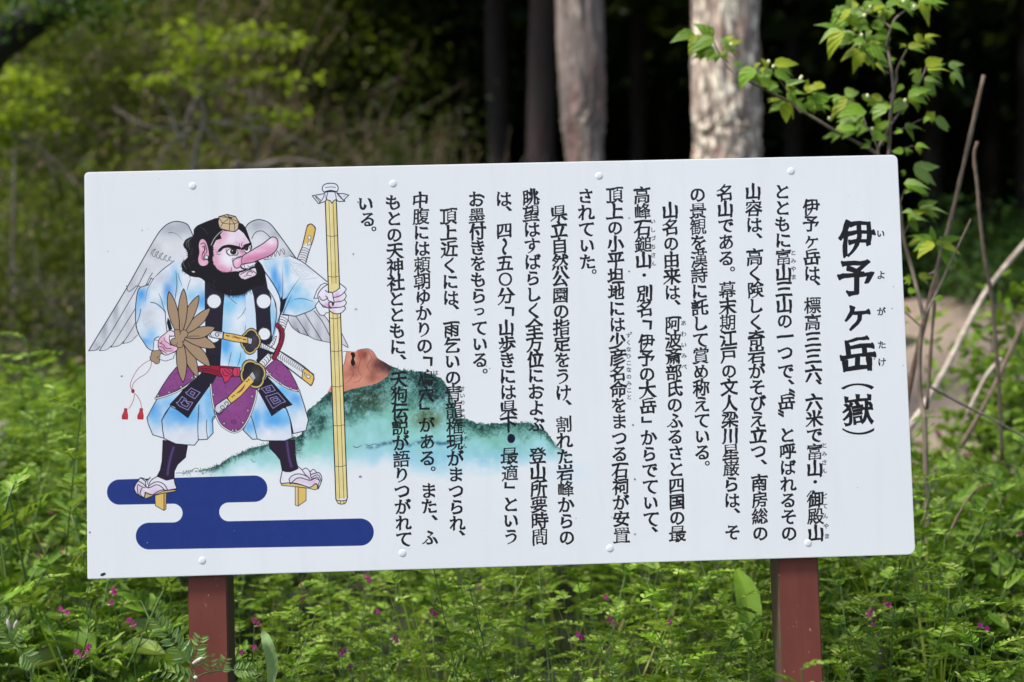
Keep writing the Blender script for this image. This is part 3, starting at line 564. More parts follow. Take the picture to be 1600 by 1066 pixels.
# ------------------------------------------------------------------ ground
def gz(x,y):
    x=np.asarray(x,float);y=np.asarray(y,float)
    sm=lambda a,b,v: (lambda t:t*t*(3-2*t))(np.clip((v-a)/(b-a),0,1))
    z=.30*np.clip(y-.25,0,1.95)+.085*np.clip(y-2.2,0,2.6)
    z=z+sm(4.9,7.6,y)*(.50+.80*sm(0,2.0,x))
    z=z+np.clip(y-7.6,0,40)*(.05+.42*(1-sm(-1.6,1.2,x)))
    z=z+np.clip(y-24,0,20)*.6
    return z+.05*np.sin(x*1.7+y*.9)*sm(1,3,y)
def build_ground():
    xs=np.concatenate([np.linspace(-60,-8,14)[:-1],np.linspace(-8,8,90),np.linspace(8,60,14)[1:]])
    ys=np.concatenate([np.linspace(-60,-4,12)[:-1],np.linspace(-4,12,90),np.linspace(12,60,24)[1:]])
    X,Y=np.meshgrid(xs,ys); Z=gz(X,Y)+np.random.RandomState(2).normal(0,.012,X.shape)
    nx,ny=len(xs),len(ys); i=np.arange(nx*ny).reshape(ny,nx)
    F=np.stack([i[:-1,:-1],i[:-1,1:],i[1:,1:],i[1:,:-1]],-1).reshape(-1,4)
    m=NT('soil'); v=m.vec(); n1=m.noise(1.3,6,.65,v); n2=m.noise(30,5,.7,v)
    c=m.ramp(n1,[(.35,(.018,.030,.009)),(.6,(.034,.040,.014))]); c=m.mix(n2,c,(.022,.030,.010)); m.color(c); m.rough(.95); m.bump(n2,.6,.03)
    tag(link('ground',npmesh('ground',np.stack([X,Y,Z],-1).reshape(-1,3),F,True),m.m),kind='structure')
    # bare earth bank on the right
    xs=np.linspace(1.9,9,70);ys=np.linspace(3.5,7.7,50);X,Y=np.meshgrid(xs,ys)
    r=np.random.RandomState(4); Z=gz(X,Y)+.05+.03*np.sin(X*3+Y*5)+r.normal(0,.012,X.shape)
    edge=np.minimum.reduce([(X-1.9)/1.2,(Y-3.5)/.6,(7.7-Y)/.5]); Z-=.25*np.clip(1-edge,0,1)**2
    i=np.arange(X.size).reshape(X.shape); F=np.stack([i[:-1,:-1],i[:-1,1:],i[1:,1:],i[1:,:-1]],-1).reshape(-1,4)
    m=NT('dry_earth'); v=m.vec(); a=m.noise(2.2,7,.7,v); b=m.noise(26,6,.7,v)
    c=m.ramp(a,[(.3,(.19,.13,.085)),(.5,(.38,.28,.20)),(.75,(.48,.365,.275))]); c=m.mix(b,c,(.26,.21,.17)); m.color(c); m.rough(.95); m.bump(b,.8,.04)
    tag(link('earth_bank',npmesh('earth_bank',np.stack([X,Y,Z],-1).reshape(-1,3),F,True),m.m),kind='structure')
build_ground()
# ------------------------------------------------------------------ the board
sign=empty('notice_board',(0,0.05,0),'white notice board with a winged long-nosed figure and vertical brush lettering on two brown posts','notice board')
# lettering -----------------------------------------------------------
_glyph={}
def brush(sp,kana,fs=1.):
    """give the font's strokes pressed starts and pointed or flared ends, like brush writing"""
    P=sp.bezier_points; n=len(P); 
    if n<4: return
    pos=[Vector(p.co) for p in P]
    mv=[Vector((0,0,0)) for _ in P]
    for i in range(n):
        j=(i+1)%n; a,b=pos[i],pos[j]; e=b-a; L_=e.length
        if not(.045<L_<.105): continue
        if (P[i].handle_right-P[i].co).length>.02+L_*.4: continue
        p,q=pos[i-1],pos[(j+1)%n]
        d1=(a-p);d2=(b-q)
        if d1.length<.05 or d2.length<.05: continue
        d1.normalize();d2.normalize()
        if d1.dot(d2)<.75 or abs(e.normalized().dot(d1))>.5: continue
        d=(d1+d2).normalized(); up=a if a.y>b.y else b; iu,il=(i,j) if a.y>b.y else (j,i)
        lf,rt=(i,j) if a.x<b.x else (j,i)
        if d.x>.8: mv[iu]+=Vector((.008,.034,0)); mv[il]+=Vector((.046,-.012,0))
        elif d.x<-.8: mv[iu]+=Vector((-.042,.022,0)); mv[il]+=Vector((-.004,-.016,0))
        elif d.y>.8: mv[lf]+=Vector((-.036,.030,0)); mv[rt]+=Vector((.012,-.012,0))
        elif d.y<-.8: mv[lf]+=Vector((.006,-.030,0)); mv[rt]+=Vector((.006,.012,0))
        elif d.x<0 and d.y<0:
            m=(a+b)/2; mv[i]+=(m-a)*.75+d*.045; mv[j]+=(m-b)*.75+d*.045
        elif d.x>0 and d.y<0:
            mv[iu]+=d*.07+Vector((.02,.01,0)); mv[il]+=Vector((-.012,-.022,0))
        elif d.x>0: m=(a+b)/2; mv[i]+=(m-a)*.6+d*.03; mv[j]+=(m-b)*.6+d*.03
        else: mv[lf]+=Vector((-.03,.01,0))
    for k,p in enumerate(P):
        mv[k]*=fs
        if mv[k].length>0:
            if p.handle_left_type!='FREE': p.handle_left_type='FREE'
            if p.handle_right_type!='FREE': p.handle_right_type='FREE'
            p.co=p.co+mv[k]; p.handle_left=p.handle_left+mv[k]; p.handle_right=p.handle_right+mv[k]
def bez(sp,res=4):
    P=sp.bezier_points; n=len(P); out=[]
    for i in range(n):
        a,b_=P[i],P[(i+1)%n]; p0,p1,p2,p3=(np.array(v)[:2] for v in (a.co,a.handle_right,b_.handle_left,b_.co))
        k=res if np.hypot(*(p1-p0))>1e-4 and abs(np.cross(p3-p0,p1-p0))+abs(np.cross(p3-p0,p2-p0))>1e-5 else 1
        for t in np.arange(k)/k: out.append((1-t)**3*p0+3*t*(1-t)**2*p1+3*t*t*(1-t)*p2+t**3*p3)
    return np.array(out)
def glyph(ch):
    """outline rings of one brush character, centred, in em units; and how crowded it is"""
    if ch in _glyph: return _glyph[ch]
    if ch in '「」':
        t=.085
        V=np.array([(.22,.66),(.74,.62),(.72,.16),(.72-t,.12),(.72-t,.62-t),(.22,.62-t)] if ch=='「' else [(.26,.66),(.26+t,.68),(.26+t,.34+t),(.82,.36+t),(.82,.34),(.26,.34)])
        _glyph[ch]=([V-[.5,.38]],10); return _glyph[ch]
    cu=bpy.data.curves.new('t','FONT'); cu.body=ch; o=bpy.data.objects.new('t',cu); C.objects.link(o)
    bpy.context.view_layer.update(); c=o.to_curve(bpy.context.evaluated_depsgraph_get()).copy()
    kana='ぁ'<=ch<='ん'
    npt=sum(len(q.bezier_points) for q in c.splines); fs=.9 if npt<60 else .55 if npt<90 else .35
    for q in c.splines: brush(q,kana,fs)
    Rg=[bez(q) for q in c.splines]
    bpy.data.objects.remove(o); A=np.vstack(Rg); mid=(A.min(0)+A.max(0))/2
    if ch in '。、・〝〟〜〇っ':
        Rg=[V-mid for V in Rg]
        if ch=='〜': Rg=[np.stack([-V[:,1],V[:,0]],-1)*.95 for V in Rg]
        if ch=='〇': Rg=[V*.86 for V in Rg]
    elif ch in '（）': Rg=[np.stack([(V-mid)[:,1],-(V-mid)[:,0]],-1)*[.9,.6] for V in Rg]
    else:
        sh=.085 if not kana else .03; h=(ord(ch)*.37)%6.28; out=[]
        for V in Rg:
            V=V-np.array([.5,.38]); V=V+(1. if npt<60 else .5)*np.stack([.014*np.sin(V[:,1]*9+h)+.007*np.sin(V[:,1]*23+h*2),.016*np.sin(V[:,0]*8+h*1.3)+.007*np.sin(V[:,0]*21+h)],-1)
            V[:,1]+=V[:,0]*sh-.06*V[:,0]**2; out.append(V)
        Rg=out
    _glyph[ch]=(Rg,npt); return _glyph[ch]
def dab(rings,w):
    """ink one character: filled rings plus a pen-width outline"""
    x0,y0,m=cover(None,rings); h,wd=m.shape; pad=int(w*1.6)+4
    M=np.pad(m,pad); X0,Y0=x0-pad,y0-pad
    for g in rings:
        for A,B in zip(g,np.roll(g,-1,0)):
            r=w*1.7+1; a0=int(min(A[0],B[0])-r-X0);a1=int(max(A[0],B[0])+r+1-X0);b0=int(min(A[1],B[1])-r-Y0);b1=int(max(A[1],B[1])+r+1-Y0)
            a0=max(a0,0);b0=max(b0,0);a1=min(a1,M.shape[1]);b1=min(b1,M.shape[0])
            if a1<=a0 or b1<=b0: continue
            X=np.arange(a0,a1)[None,:]+.5+X0;Y=np.arange(b0,b1)[:,None]+.5+Y0; d=B-A; ln=math.hypot(*d)+1e-9; t=np.clip(((X-A[0])*d[0]+(Y-A[1])*d[1])/(d@d+1e-9),0,1); ww=w*(.60+.75*abs(d[1])/ln+(.35*abs(d[0])/ln if d[0]*d[1]>.25*ln*ln else 0))
            q=np.clip(ww-np.hypot(X-A[0]-t*d[0],Y-A[1]-t*d[1])+.5,0,1); v=M[b0:b1,a0:a1]; np.maximum(v,q,out=v)
    return X0,Y0,M
def column(x0,y0,x1,y1,items,em=27.,kem=26.,name='lettering',bold=1.,label=None):
    """items: (chars, y_first, y_last[, dx]) in survey units down the column; painted, then cut out as one printed strip per run"""
    runs=[]; last=None
    for it in items:
        s,ya,yb=it[:3]; off=it[3] if len(it)>3 else 0
        for i,ch in enumerate(s):
            y=ya if len(s)==1 else ya+(yb-ya)*i/(len(s)-1); x=x0+(x1-x0)*(y-y0)/(y1-y0)+off
            if last is None or y-last>max(30.5,em*1.5): runs.append([])
            runs[-1].append((ch,x,y)); last=y
    for run in runs:
        lo=(9999,9999);hi=(0,0)
        for ch,x,y in run:
            Rg,npt=glyph(ch); kana='ぁ'<=ch<='ん'; e=kem if kana or ch=='ヶ' else em
            if ch in 'っゅ': e=kem*.8
            if ch in '。・': e=em*.85
            if ch=='、': e=em*.9
            rr=random.Random(int(x*7+y*13)); e*=rr.uniform(.97,1.03); a=R(rr.uniform(-1.5,1.5)); ca,sa=math.cos(a),math.sin(a); sx=.98
            rings=[cv(np.stack([x+e*(V[:,0]*sx*ca-V[:,1]*sa),y-e*(V[:,0]*sx*sa+V[:,1]*ca)],-1)) for V in Rg]
            w=(.018 if npt<40 else .015 if npt<60 else .010 if npt<85 else .008)*e*K_*bold; dense=npt>=70
            if ch in '。': w*=.6
            X0,Y0,M=dab(rings,w)
            k=0
            for _ in range(k): M[:,1:-1]=np.maximum(M[:,1:-1],np.maximum(M[:,2:],M[:,:-2])*.85)
            blend(X0,Y0,M,(22,22,27),.97)
            lo=(min(lo[0],X0),min(lo[1],Y0)); hi=(max(hi[0],X0+M.shape[1]),max(hi[1],Y0+M.shape[0]))
        strips.append((name,lo,hi,label))
strips=[]; CUR[0]=np.zeros((CH,CW),bool)
column(1337.5,371,1341,640,[('伊',371,0),('予',433,0),('ヶ',491,0),('岳',553,0)],58,50,'title_lettering',1.4,'large black vertical title')
column(1340,604,1341,676,[('（',604,0),('）',674,0)],58,50,'title_bracket',.3)
column(1340,604,1341,676,[('嶽',640,0)],50,50,'title_lettering',1.4)
column(1376,365,1378,568,[('いよ',365,430),('が',487,0),('たけ',539,566)],14,13.5,'reading_aid',.9)
COL=[
 (1267,323,1275,833,[('伊予ヶ岳は',323.5,427.5),('、',442,0,8),('標高三三六',477,583),('、',597,0,8),('六米で富山',628,732),('・',753,0),('御殿山',780,833)]),
 (1222,300,1233,833,[('とともに',299.5,375.5),('富山三山の一つ',401.7,551),('で',580,0),('、',597,0,8),('〝',613.6,0,9),('岳',627.7,0),('〟',646,0,-9),('と呼ばれるその',679.7,833)]),
 (1177,300,1188,833,[('山容は',299.5,351.6),('、',368.5,0,8),('高く険しく奇岩が',401.7,580),('そびえ立つ',605,705),('、',722,0,8),('南房総の',754,833)]),
 (1133,300,1144.6,833,[('名山である',301,403.7),('。',420.5,0,9),('幕末期江戸の文人梁川星巌らは',453,782),('、',798,0,8),('そ',831.7,0)]),
 (1090,303,1098,712,[('の景観を漢詩に託して賞め称えている',303.8,707),('。',724,0,7)]),
 (1047.4,325,1058.7,833,[('山名の由来は',329,457),('、',472.6,0,8),('阿波斎部氏のふるさと四国の最',506,834)]),
 (1003,305,1018,830,[('高峰石鎚山',305,406.5),('・',430,0),('別名',458,482),('「',508,0,3),('伊予の大岳',534.5,634),('」',659.5,0,-4),('からでていて',684,810.6),('、',827.5,0,5)]),
 (960,305,971.4,836,[('頂上の小平坦地には少彦名命をまつる石祠が安置',305,836)]),
 (915,306,918,410,[('されていた',306.6,409),('。',424.5,0,10)]),
 (873,333,885.7,839,[('県立自然公園の指定をうけ',333,613.6),('、',629,0,8),('割れた岩峰からの',663,839.5)]),
 (829.4,308,843.5,839,[('眺望はすばらしく全方位におよぶ',308,663),('登山所要時間',712,838.7)]),
 (786.7,311,799,839,[('は',311,0),('、',326,0,8),('四〜五〇分',360,462),('「',487,0,6),('山歩きには県下',512.5,663),('最適',712,739),('」',762,0,-2),('という',788,838.7)]),
 (744.5,311,750.6,562,[('お墨付きをもらっている',311.6,562.6),('。',580,0,7)]),
 (700.4,338,714.5,817,[('頂上近くには',338,465.6),('、',479.6,0,8),('雨乞いの青龍権現がまつられ',514,817.6),('、',833,0,7)]),
 (656.8,313,672,840,[('中腹には頼朝ゆかりの',312.8,540),('「',565,0,5),('鳰穴',591,616),('」',639,0,-4),('がある',664,716),('。',732.6,0,8),('また',767,791),('、',809,0,8),('ふ',840,0)]),
 (614.6,316,631,842,[('もとの天神社とともに',316.4,542),('、',558,0,8),('天狗伝説が語りつがれて',592.5,842)]),
 (571,316,575,343,[('いる',318,343),('。',357.8,0,7)]),
]
for x0,y0,x1,y1,it in COL: column(x0,y0,x1,y1,it)
RUBY=[(1288,696,1288,736,'とみさん',696,736),(1288,775,1292,838,'どてんやま',775,838),(1239.4,395,1240,433,'とみやま',395,433),
 (1068,505,1069,573,'あわいみべ',505,573),(1020,346,1021,412,'いしづちさん',346,412),(982,524,983,621,'すくなひこなのみこと',524.6,620.6),
 (722,607,726,697,'せいりゅうごんげん',607,697),(680.5,583,682,621,'はとのあな',582.7,620.6)]
for x0,y0,x1,y1,s,a,b in RUBY: column(x0,y0,x1,y1,[(s,a,b)],9,8.8 if len(s)<6 else 8.4,'reading_aid',.5)
img=bpy.data.images.new('board_print',CW,CH,alpha=False); 
_px=np.ones((CH,CW,4),np.float32); _px[...,:3]=np.clip(IMG[::-1]/255,0,1); img.pixels.foreach_set(_px.ravel()); img.update(); img.pack()
def white_paint(name,base,vinyl=True):
    m=NT(name); v=m.vec(); a=m.noise(1.6,5,.6,v); b=m.noise(55,3,.6,v)
    v2=m.vec((9,9,.9)); s=m.noise(2.2,5,.65,v2)
    dirt=m.ramp(s,[(.52,(1,1,1)),(.75,(.965,.96,.955)),(.88,(.91,.90,.88))])
    d2=m.ramp(a,[(.35,(.955,.955,.96)),(.65,(1,1,1))])
    c=m.mix(1.,base(m) if callable(base) else base,dirt,'MULTIPLY'); c=m.mix(1.,c,d2,'MULTIPLY')
    m.color(c); m.rough(.34 if vinyl else .5); m.b.inputs['Specular IOR Level'].default_value=.22
    h=m.mix(.75,b,m.noise(3.5,2,.5,v)); m.bump(h,.10,.004); return m.m
WHITE=srgb((228,229,231))
M_white=white_paint('white_vinyl',WHITE)
def _img(m):
    q=m.n('ShaderNodeTexImage'); q.image=img; q.interpolation='Cubic'; q.extension='EXTEND'
    u=m.n('ShaderNodeUVMap'); m.l(u.outputs[0],q.inputs[0]); return q.outputs[0]
M_print=white_paint('printed_vinyl',_img)
def panel():
    bm=bmesh.new(); W,H=PW/2,PH_/2; pts=[]
    for cx,cz,r,a0 in ((W,H,.013,0),(-W,H,.010,90),(-W,-H,.003,180),(W,-H,.016,270)):
        ccx=cx-math.copysign(r,cx);ccz=cz-math.copysign(r,cz)
        for k in range(7): a=R(a0+k*15); pts.append((ccx+r*math.cos(a),ccz+r*math.sin(a)))
    vs=[bm.verts.new((x,0,z)) for x,z in pts]; f=bm.faces.new(vs)
    e=bmesh.ops.extrude_face_region(bm,geom=[f]); bmesh.ops.translate(bm,vec=(0,.012,0),verts=[v for v in e['geom'] if isinstance(v,bmesh.types.BMVert)])
    bmesh.ops.recalc_face_normals(bm,faces=bm.faces)
    bmesh.ops.bevel(bm,geom=[e for e in bm.edges if all(abs(v.co.y)<1e-6 for v in e.verts)],offset=.0016,segments=2,profile=.6,affect='EDGES')
    bmesh.ops.translate(bm,vec=(0,0,BZ),verts=bm.verts)
    me=bpy.data.meshes.new('panel'); bm.to_mesh(me); bm.free(); return me
link('panel',panel(),M_white,sign)
def sheet(name,mask,y,label):
    """thin printed vinyl cut to the drawing's outline"""
    st=5; h=CH//st; w_=CW//st
    g=mask[:h*st,:w_*st].reshape(h,st,w_,st).any((1,3))
    g2=g.copy(); g2[1:]|=g[:-1]; g2[:-1]|=g[1:]; g2[:,1:]|=g[:,:-1]; g2[:,:-1]|=g[:,1:]
    V=[];F=[];U=[]
    for r in range(h):
        row=np.flatnonzero(np.diff(np.concatenate([[0],g2[r].astype(int),[0]])))
        for a,b in zip(row[::2],row[1::2]):
            n=len(V)
            for (cx,cy) in ((a,r+1),(b,r+1),(b,r),(a,r)):
                u=cx*st/CW; v=cy*st/CH
                V.append((-PW/2+cx*st/S,y,BZ+PH_/2-cy*st/S)); U.append((u,1-v))
            F.append((n,n+1,n+2,n+3))
    V=np.array(V); m=(V[:,0]>-PW/2+.002)&(V[:,0]<PW/2)
    V[:,0]=np.clip(V[:,0],-PW/2+.003,PW/2-.003)
    o=link(name,npmesh(name,V,np.array(F),uv=np.array(U)),M_print,sign); o['label']=label
sheet('printed_hill',HILL,-.00002,'printed watercolour hill with a bare orange crag')
sheet('printed_cloud',CLOUD,-.00003,'printed dark blue cloud band')
sheet('printed_figure',FIG,-.00004,'printed winged long-nosed figure holding a feather fan and a staff')
for name,lo,hi,label in strips:
    u0,u1,v0,v1=lo[0]/CW,hi[0]/CW,lo[1]/CH,hi[1]/CH; yy=-.00007 if name=='reading_aid' else -.00005 if name=='title_bracket' else -.00006; X=[-PW/2+u0*PW,-PW/2+u1*PW]; Z=[BZ+PH_/2-v0*CH/S,BZ+PH_/2-v1*CH/S]
    me=npmesh(name,np.array([(X[0],yy,Z[1]),(X[1],yy,Z[1]),(X[1],yy,Z[0]),(X[0],yy,Z[0])]),np.array([[0,1,2,3]]),uv=np.array([(u0,1-v1),(u1,1-v1),(u1,1-v0),(u0,1-v0)]))
    o=link(name,me,M_print,sign)
    if label: o['label']=label
# caps over the fixing screws, one open hole
M_cap=white_paint('cap_plastic',(.77,.78,.79),False)
def cap_mesh():
    V=[];F=[]; prof=[(.0080,0),(.0079,.0004),(.0072,.0008),(.0055,.0011),(.0032,.0013),(0.0001,.0014)]; n=20
    for r,h in prof:
        for k in range(n): a=2*math.pi*k/n; V.append((r*math.cos(a),-h,r*math.sin(a)))
    for i in range(len(prof)-1):
        for k in range(n): F.append((i*n+k,i*n+(k+1)%n,(i+1)*n+(k+1)%n,(i+1)*n+k))
    return npmesh('screw_cap',np.array(V),np.array(F),True)
cm=cap_mesh(); cm.materials.append(M_white)
for px,py in ((301,290.5),(614,287),(936,275),(1236,267.5),(316,876),(629,864.5),(953,857),(1262.7,848.6)):
    bx,bz=board(px,py); o=link('screw_cap',cm,None,sign); o.matrix_parent_inverse=Matrix(); o.location=(bx,-.05+.0002,bz+BZ); o.rotation_euler=(0,random.uniform(0,3),0)
bx,bz=board(161,897.5)
M_hole=NT('dark_hole'); M_hole.color((.02,.018,.02)); M_hole.rough(.8)
t=np.linspace(0,2*np.pi,14,endpoint=False); o=link('screw_hole',npmesh('screw_hole',np.stack([bx+.006*np.cos(t),np.full(14,-.00035),bz+BZ+.0032*np.sin(t)+.0015*np.cos(t)],-1),np.arange(14)[None]),M_hole.m,sign)
# specks of grime
sr=random.Random(9); V=[];F=[]
sp=[(560,316,2),(552,397,2),(556,483,2.4),(563,745,2.6),(562,745,1.5),(983,341,2),(983,424,1.6),(986,520,2),(989,664,2.2),(992,749,2.2),(992,835,2.2),(248,280,.8),(222,360,1.5),(231,357,1),(169,393,.8),(190,588,2),(140,832,2),(230,848,1),(1366,561,1.6),(760,572,1.3),(765,576,1.3),(1396,448,1),(1394,482,1.2),(1411,571,1),(1340,762,1),(720,776,1),(955,808,1),(900,810,1),(893,808,.9),(1018,790,.8)]
sp+=[(sr.uniform(150,1400),sr.uniform(290,860),sr.uniform(.25,.7)) for _ in range(70)]
for px,py,r in sp:
    n=len(V); k=7
    for q in range(k):
        a=2*math.pi*q/k; rr_=r*sr.uniform(.6,1.1); x,z=board(px+rr_*math.cos(a),py+rr_*math.sin(a)*.9); V.append((x,-.0003,z+BZ))
    F.append(list(range(n,n+k)))
M_sp=NT('grime'); M_sp.color(M_sp.ramp(M_sp.n('ShaderNodeNewGeometry').outputs['Random Per Island'],[(0,(.12,.13,.16)),(1,(.42,.43,.48))])); M_sp.rough(.7)
me=bpy.data.meshes.new('grime_speck'); me.from_pydata(V,[],F); tag(link('grime_speck',me,M_sp.m,sign),kind='stuff')
# posts
def post_mat():
    m=NT('red_brown_paint'); v=m.vec((1,1,.35)); a=m.noise(9,6,.65,v); g=m.noise(1.0,4,.6,m.vec((60,60,1.2))); 
    f=m.noise(120,2,.5,m.vec((1,1,.5)));
    chip=m.ramp(f,[(.72,(0,0,0)),(.745,(1,1,1))])
    m.b.inputs['Specular IOR Level'].default_value=.22; c=m.ramp(a,[(.3,(.130,.035,.026)),(.7,(.180,.051,.037))]); c=m.mix(chip,c,(.30,.19,.14)); m.color(c); m.rough(.5); m.bump(m.mix(.5,g,a),.35,.004); return m.m
M_post=post_mat()
def shaded_side_mat():
    m=NT('shaded_olive_side'); v=m.vec(); a=m.noise(22,6,.7,v); c=m.ramp(a,[(.38,(.075,.024,.016)),(.6,(.060,.050,.018)),(.7,(.10,.095,.035))]); m.color(c); m.rough(.85); m.bump(a,.4,.004); return m.m  # side faces: shade put into a darker paint colour, mottled olive
M_side=shaded_side_mat()
def post(pxc,pyc,w_,d_):
    bx,_=board(pxc,pyc); x=float(bx); bm=bmesh.new(); bmesh.ops.create_cube(bm,size=1)
    bmesh.ops.scale(bm,vec=(w_,d_,1.56+.25),verts=bm.verts); bmesh.ops.translate(bm,vec=(x,.0125+d_/2,(1.56-.25)/2),verts=bm.verts)
    bmesh.ops.bevel(bm,geom=bm.edges[:],offset=.0025,segments=2,affect='EDGES')
    bmesh.ops.subdivide_edges(bm,edges=[e for e in bm.edges if e.calc_length()>1],cuts=24)
    for v in bm.verts: v.co.x+=.0012*math.sin(v.co.z*5+x); v.co.y+=.0012*math.sin(v.co.z*4+x*3)
    me=bpy.data.meshes.new('post'); bm.to_mesh(me); bm.free(); me.materials.append(M_post); me.materials.append(M_side)
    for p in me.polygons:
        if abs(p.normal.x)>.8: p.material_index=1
    return link('post',me,None,sign)
post(322.5,900,.0845,.09).name='post'; post(1250,880,.0885,.09)
# rail behind the panel that the posts and panel are screwed to
# ------------------------------------------------------------------ plants: small geometry kit
UP=np.array([0,0,1.])
def nrm(v): return v/(np.linalg.norm(v,axis=-1,keepdims=True)+1e-9)
def leaflets(base,dirv,nv,L_,W_,fold=.25,droop=0.):
    """many folded leaves at once: (n,3) bases, directions, normals; 6 verts, 2 quads each"""
    dirv=nrm(dirv); side=nrm(np.cross(dirv,nv)); nv=np.cross(side,dirv)
    L_=np.asarray(L_)[:,None];W_=np.asarray(W_)[:,None]
    P=lambda a,b,c: base+dirv*L_*a+side*W_*b+nv*(W_*c*fold-L_*droop*a*a)
    V=np.stack([P(0,0,0),P(.3,.5,1),P(.72,.38,.8),P(1,0,0),P(.72,-.38,.8),P(.3,-.5,1)],1).reshape(-1,3)
    n=len(base); i=np.arange(n)[:,None]*6
    return V,np.concatenate([i+np.array([[0,1,2,3]]),i+np.array([[0,3,4,5]])],1).reshape(-1,4)
def tube(pts,r0,r1,k=3):
    pts=np.asarray(pts,float); n=len(pts); d=np.gradient(pts,axis=0); d=nrm(d)
    a=nrm(np.cross(d,np.array([.3,.9,.1]))); b=np.cross(d,a); r=np.linspace(r0,r1,n)[:,None]
    V=np.stack([pts+r*(a*math.cos(2*math.pi*j/k)+b*math.sin(2*math.pi*j/k)) for j in range(k)],1).reshape(-1,3)
    F=[(i*k+j,i*k+(j+1)%k,(i+1)*k+(j+1)%k,(i+1)*k+j) for i in range(n-1) for j in range(k)]
    return V,np.array(F)
class Acc:
    def __init__(s): s.V=[];s.F=[];s.n=0
    def add(s,VF):
        V,F=VF
        if len(V)==0: return
        s.V.append(V); s.F.append(F+s.n); s.n+=len(V)
    def get(s): return np.vstack(s.V),np.vstack(s.F)
    def mesh(s,name,smooth=False): return npmesh(name,*s.get(),smooth)
def pinnate(r,base,d,up,length,pairs,ll,lw,acc,stem,taper=True):
    """one compound leaf: rachis with pairs of leaflets"""
    d=nrm(d); side=nrm(np.cross(d,up)); u=np.cross(side,d)
    t=np.linspace(.12,1,pairs); curve=lambda t:(base+d*length*t+u*length*(.18*t-.35*t*t))
    P=np.array([curve(a) for a in t]); sc=(1-.35*t) if taper else np.ones(pairs)
    B=np.repeat(P,2,0); s=np.tile([1,-1],pairs)[:,None]
    D=nrm(d*.55+side*s*1.0+u*.15+r.normal(0,.10,(2*pairs,3))); N=nrm(u+r.normal(0,.22,(2*pairs,3)))
    acc.add(leaflets(B,D,N,ll*np.repeat(sc,2)*r.uniform(.85,1.1,2*pairs),lw*np.repeat(sc,2),.3,.1))
    stem.add(tube(np.array([curve(a) for a in (0,.5,1.)]),.0007,.0003,3))
def vetch(r,h=.5,n=11,acc=None,stem=None,origin=np.zeros(3)):
    acc=acc or Acc(); stem=stem or Acc()
    a=r.rand()*6.28; lean=np.array([math.cos(a),math.sin(a),0])*r.uniform(.1,.45)
    t=np.linspace(0,1,7); wob=np.stack([np.sin(t*5+r.rand()*6),np.cos(t*4+r.rand()*6),0*t],-1)*.012
    pts=origin+np.outer(t*h,UP)+np.outer(t**1.5*h,lean)+wob*t[:,None]
    stem.add(tube(pts,.0016,.0009,3))
    for i in range(n):
        f=.30+.70*i/(n-1); p=np.array([np.interp(f,t,pts[:,k]) for k in range(3)]); b=a+i*2.4+r.uniform(-.5,.5)
        d=np.array([math.cos(b),math.sin(b),r.uniform(.2,.9)]); pinnate(r,p,d,UP,r.uniform(.045,.075)*(1-.25*f),r.randint(5,8),.021,.0076,acc,stem)
    return acc,stem,pts
def mugwort(r,h=.45,n=9):
    acc=Acc();stem=Acc(); a=r.rand()*6.28
    t=np.linspace(0,1,6); pts=np.outer(t*h,UP)+np.outer(t*t*h,np.array([math.cos(a),math.sin(a),0])*.2); stem.add(tube(pts,.003,.0015,4))
    for i in range(n):
        f=.2+.8*i/(n-1); p=np.array([np.interp(f,t,pts[:,k]) for k in range(3)]); b=i*2.4+r.uniform(-.4,.4); Ld=r.uniform(.07,.11)*(1.15-.6*f)
        d=nrm(np.array([math.cos(b),math.sin(b),.35+f])); side=nrm(np.cross(d,UP)); u=np.cross(side,d); m=9
        tt=np.array([.25,.25,.45,.45,.65,.65,.8,.8,.85]); s=np.array([1,-1,1,-1,1,-1,1,-1,0])[:,None]
        B=p+np.outer(tt*Ld,d)-np.outer(tt*tt*Ld*.35,u); D=nrm(d*.9+side*s*.75+r.normal(0,.08,(m,3)))
        acc.add(leaflets(B,D,np.tile(u,(m,1))+r.normal(0,.2,(m,3)),Ld*np.array([.5,.5,.5,.5,.42,.42,.3,.3,.45]),Ld*np.full(m,.20),.2,.1))
        stem.add(tube(np.stack([p,p+d*Ld*.5,p+d*Ld*.9-u*Ld*.25]),.0012,.0005,3))
    return acc,stem,pts
def broad(r,h=.3,n=6,L0=.11,W0=.05):
    acc=Acc();stem=Acc()
    for i in range(n):
        b=i*2.4+r.rand(); d=np.array([math.cos(b),math.sin(b),0]); hh=h*r.uniform(.5,1)
        p=np.stack([np.zeros(3),d*.02+UP*hh*.5,d*.05+UP*hh]); stem.add(tube(p,.002,.001,3))
        B=p[-1:]; D=nrm(d[None]+UP*r.uniform(-.1,.7)); N=UP[None]+r.normal(0,.2,(1,3))
        for k in range(2): pass
        acc.add(leaflets(B,D,N,np.array([L0*r.uniform(.7,1.2)]),np.array([W0]),.3,.25))
    return acc,stem,None
def grass(r,h=.5,n=9):
    acc=Acc()
    V=[];F=[];q=0
    for i in range(n):
        b=r.rand()*6.28; d=np.array([math.cos(b),math.sin(b),0]); H=h*r.uniform(.6,1.1); k=6; t=np.linspace(0,1,k); bend=r.uniform(.1,.7)
        P=np.outer(t*H,UP)*(1-.25*bend*t)[:,None]+np.outer(t*t*H*bend,d)+d*.01; sd=np.array([-d[1],d[0],0]); w_=.0035*(1-t**2)+.0002
        for j in range(k): V+= [P[j]-sd*w_[j],P[j]+sd*w_[j]]
        F+=[(q+2*j,q+2*j+1,q+2*j+3,q+2*j+2) for j in range(k-1)]; q+=2*k
    acc.add((np.array(V),np.array(F))); return acc,Acc(),None
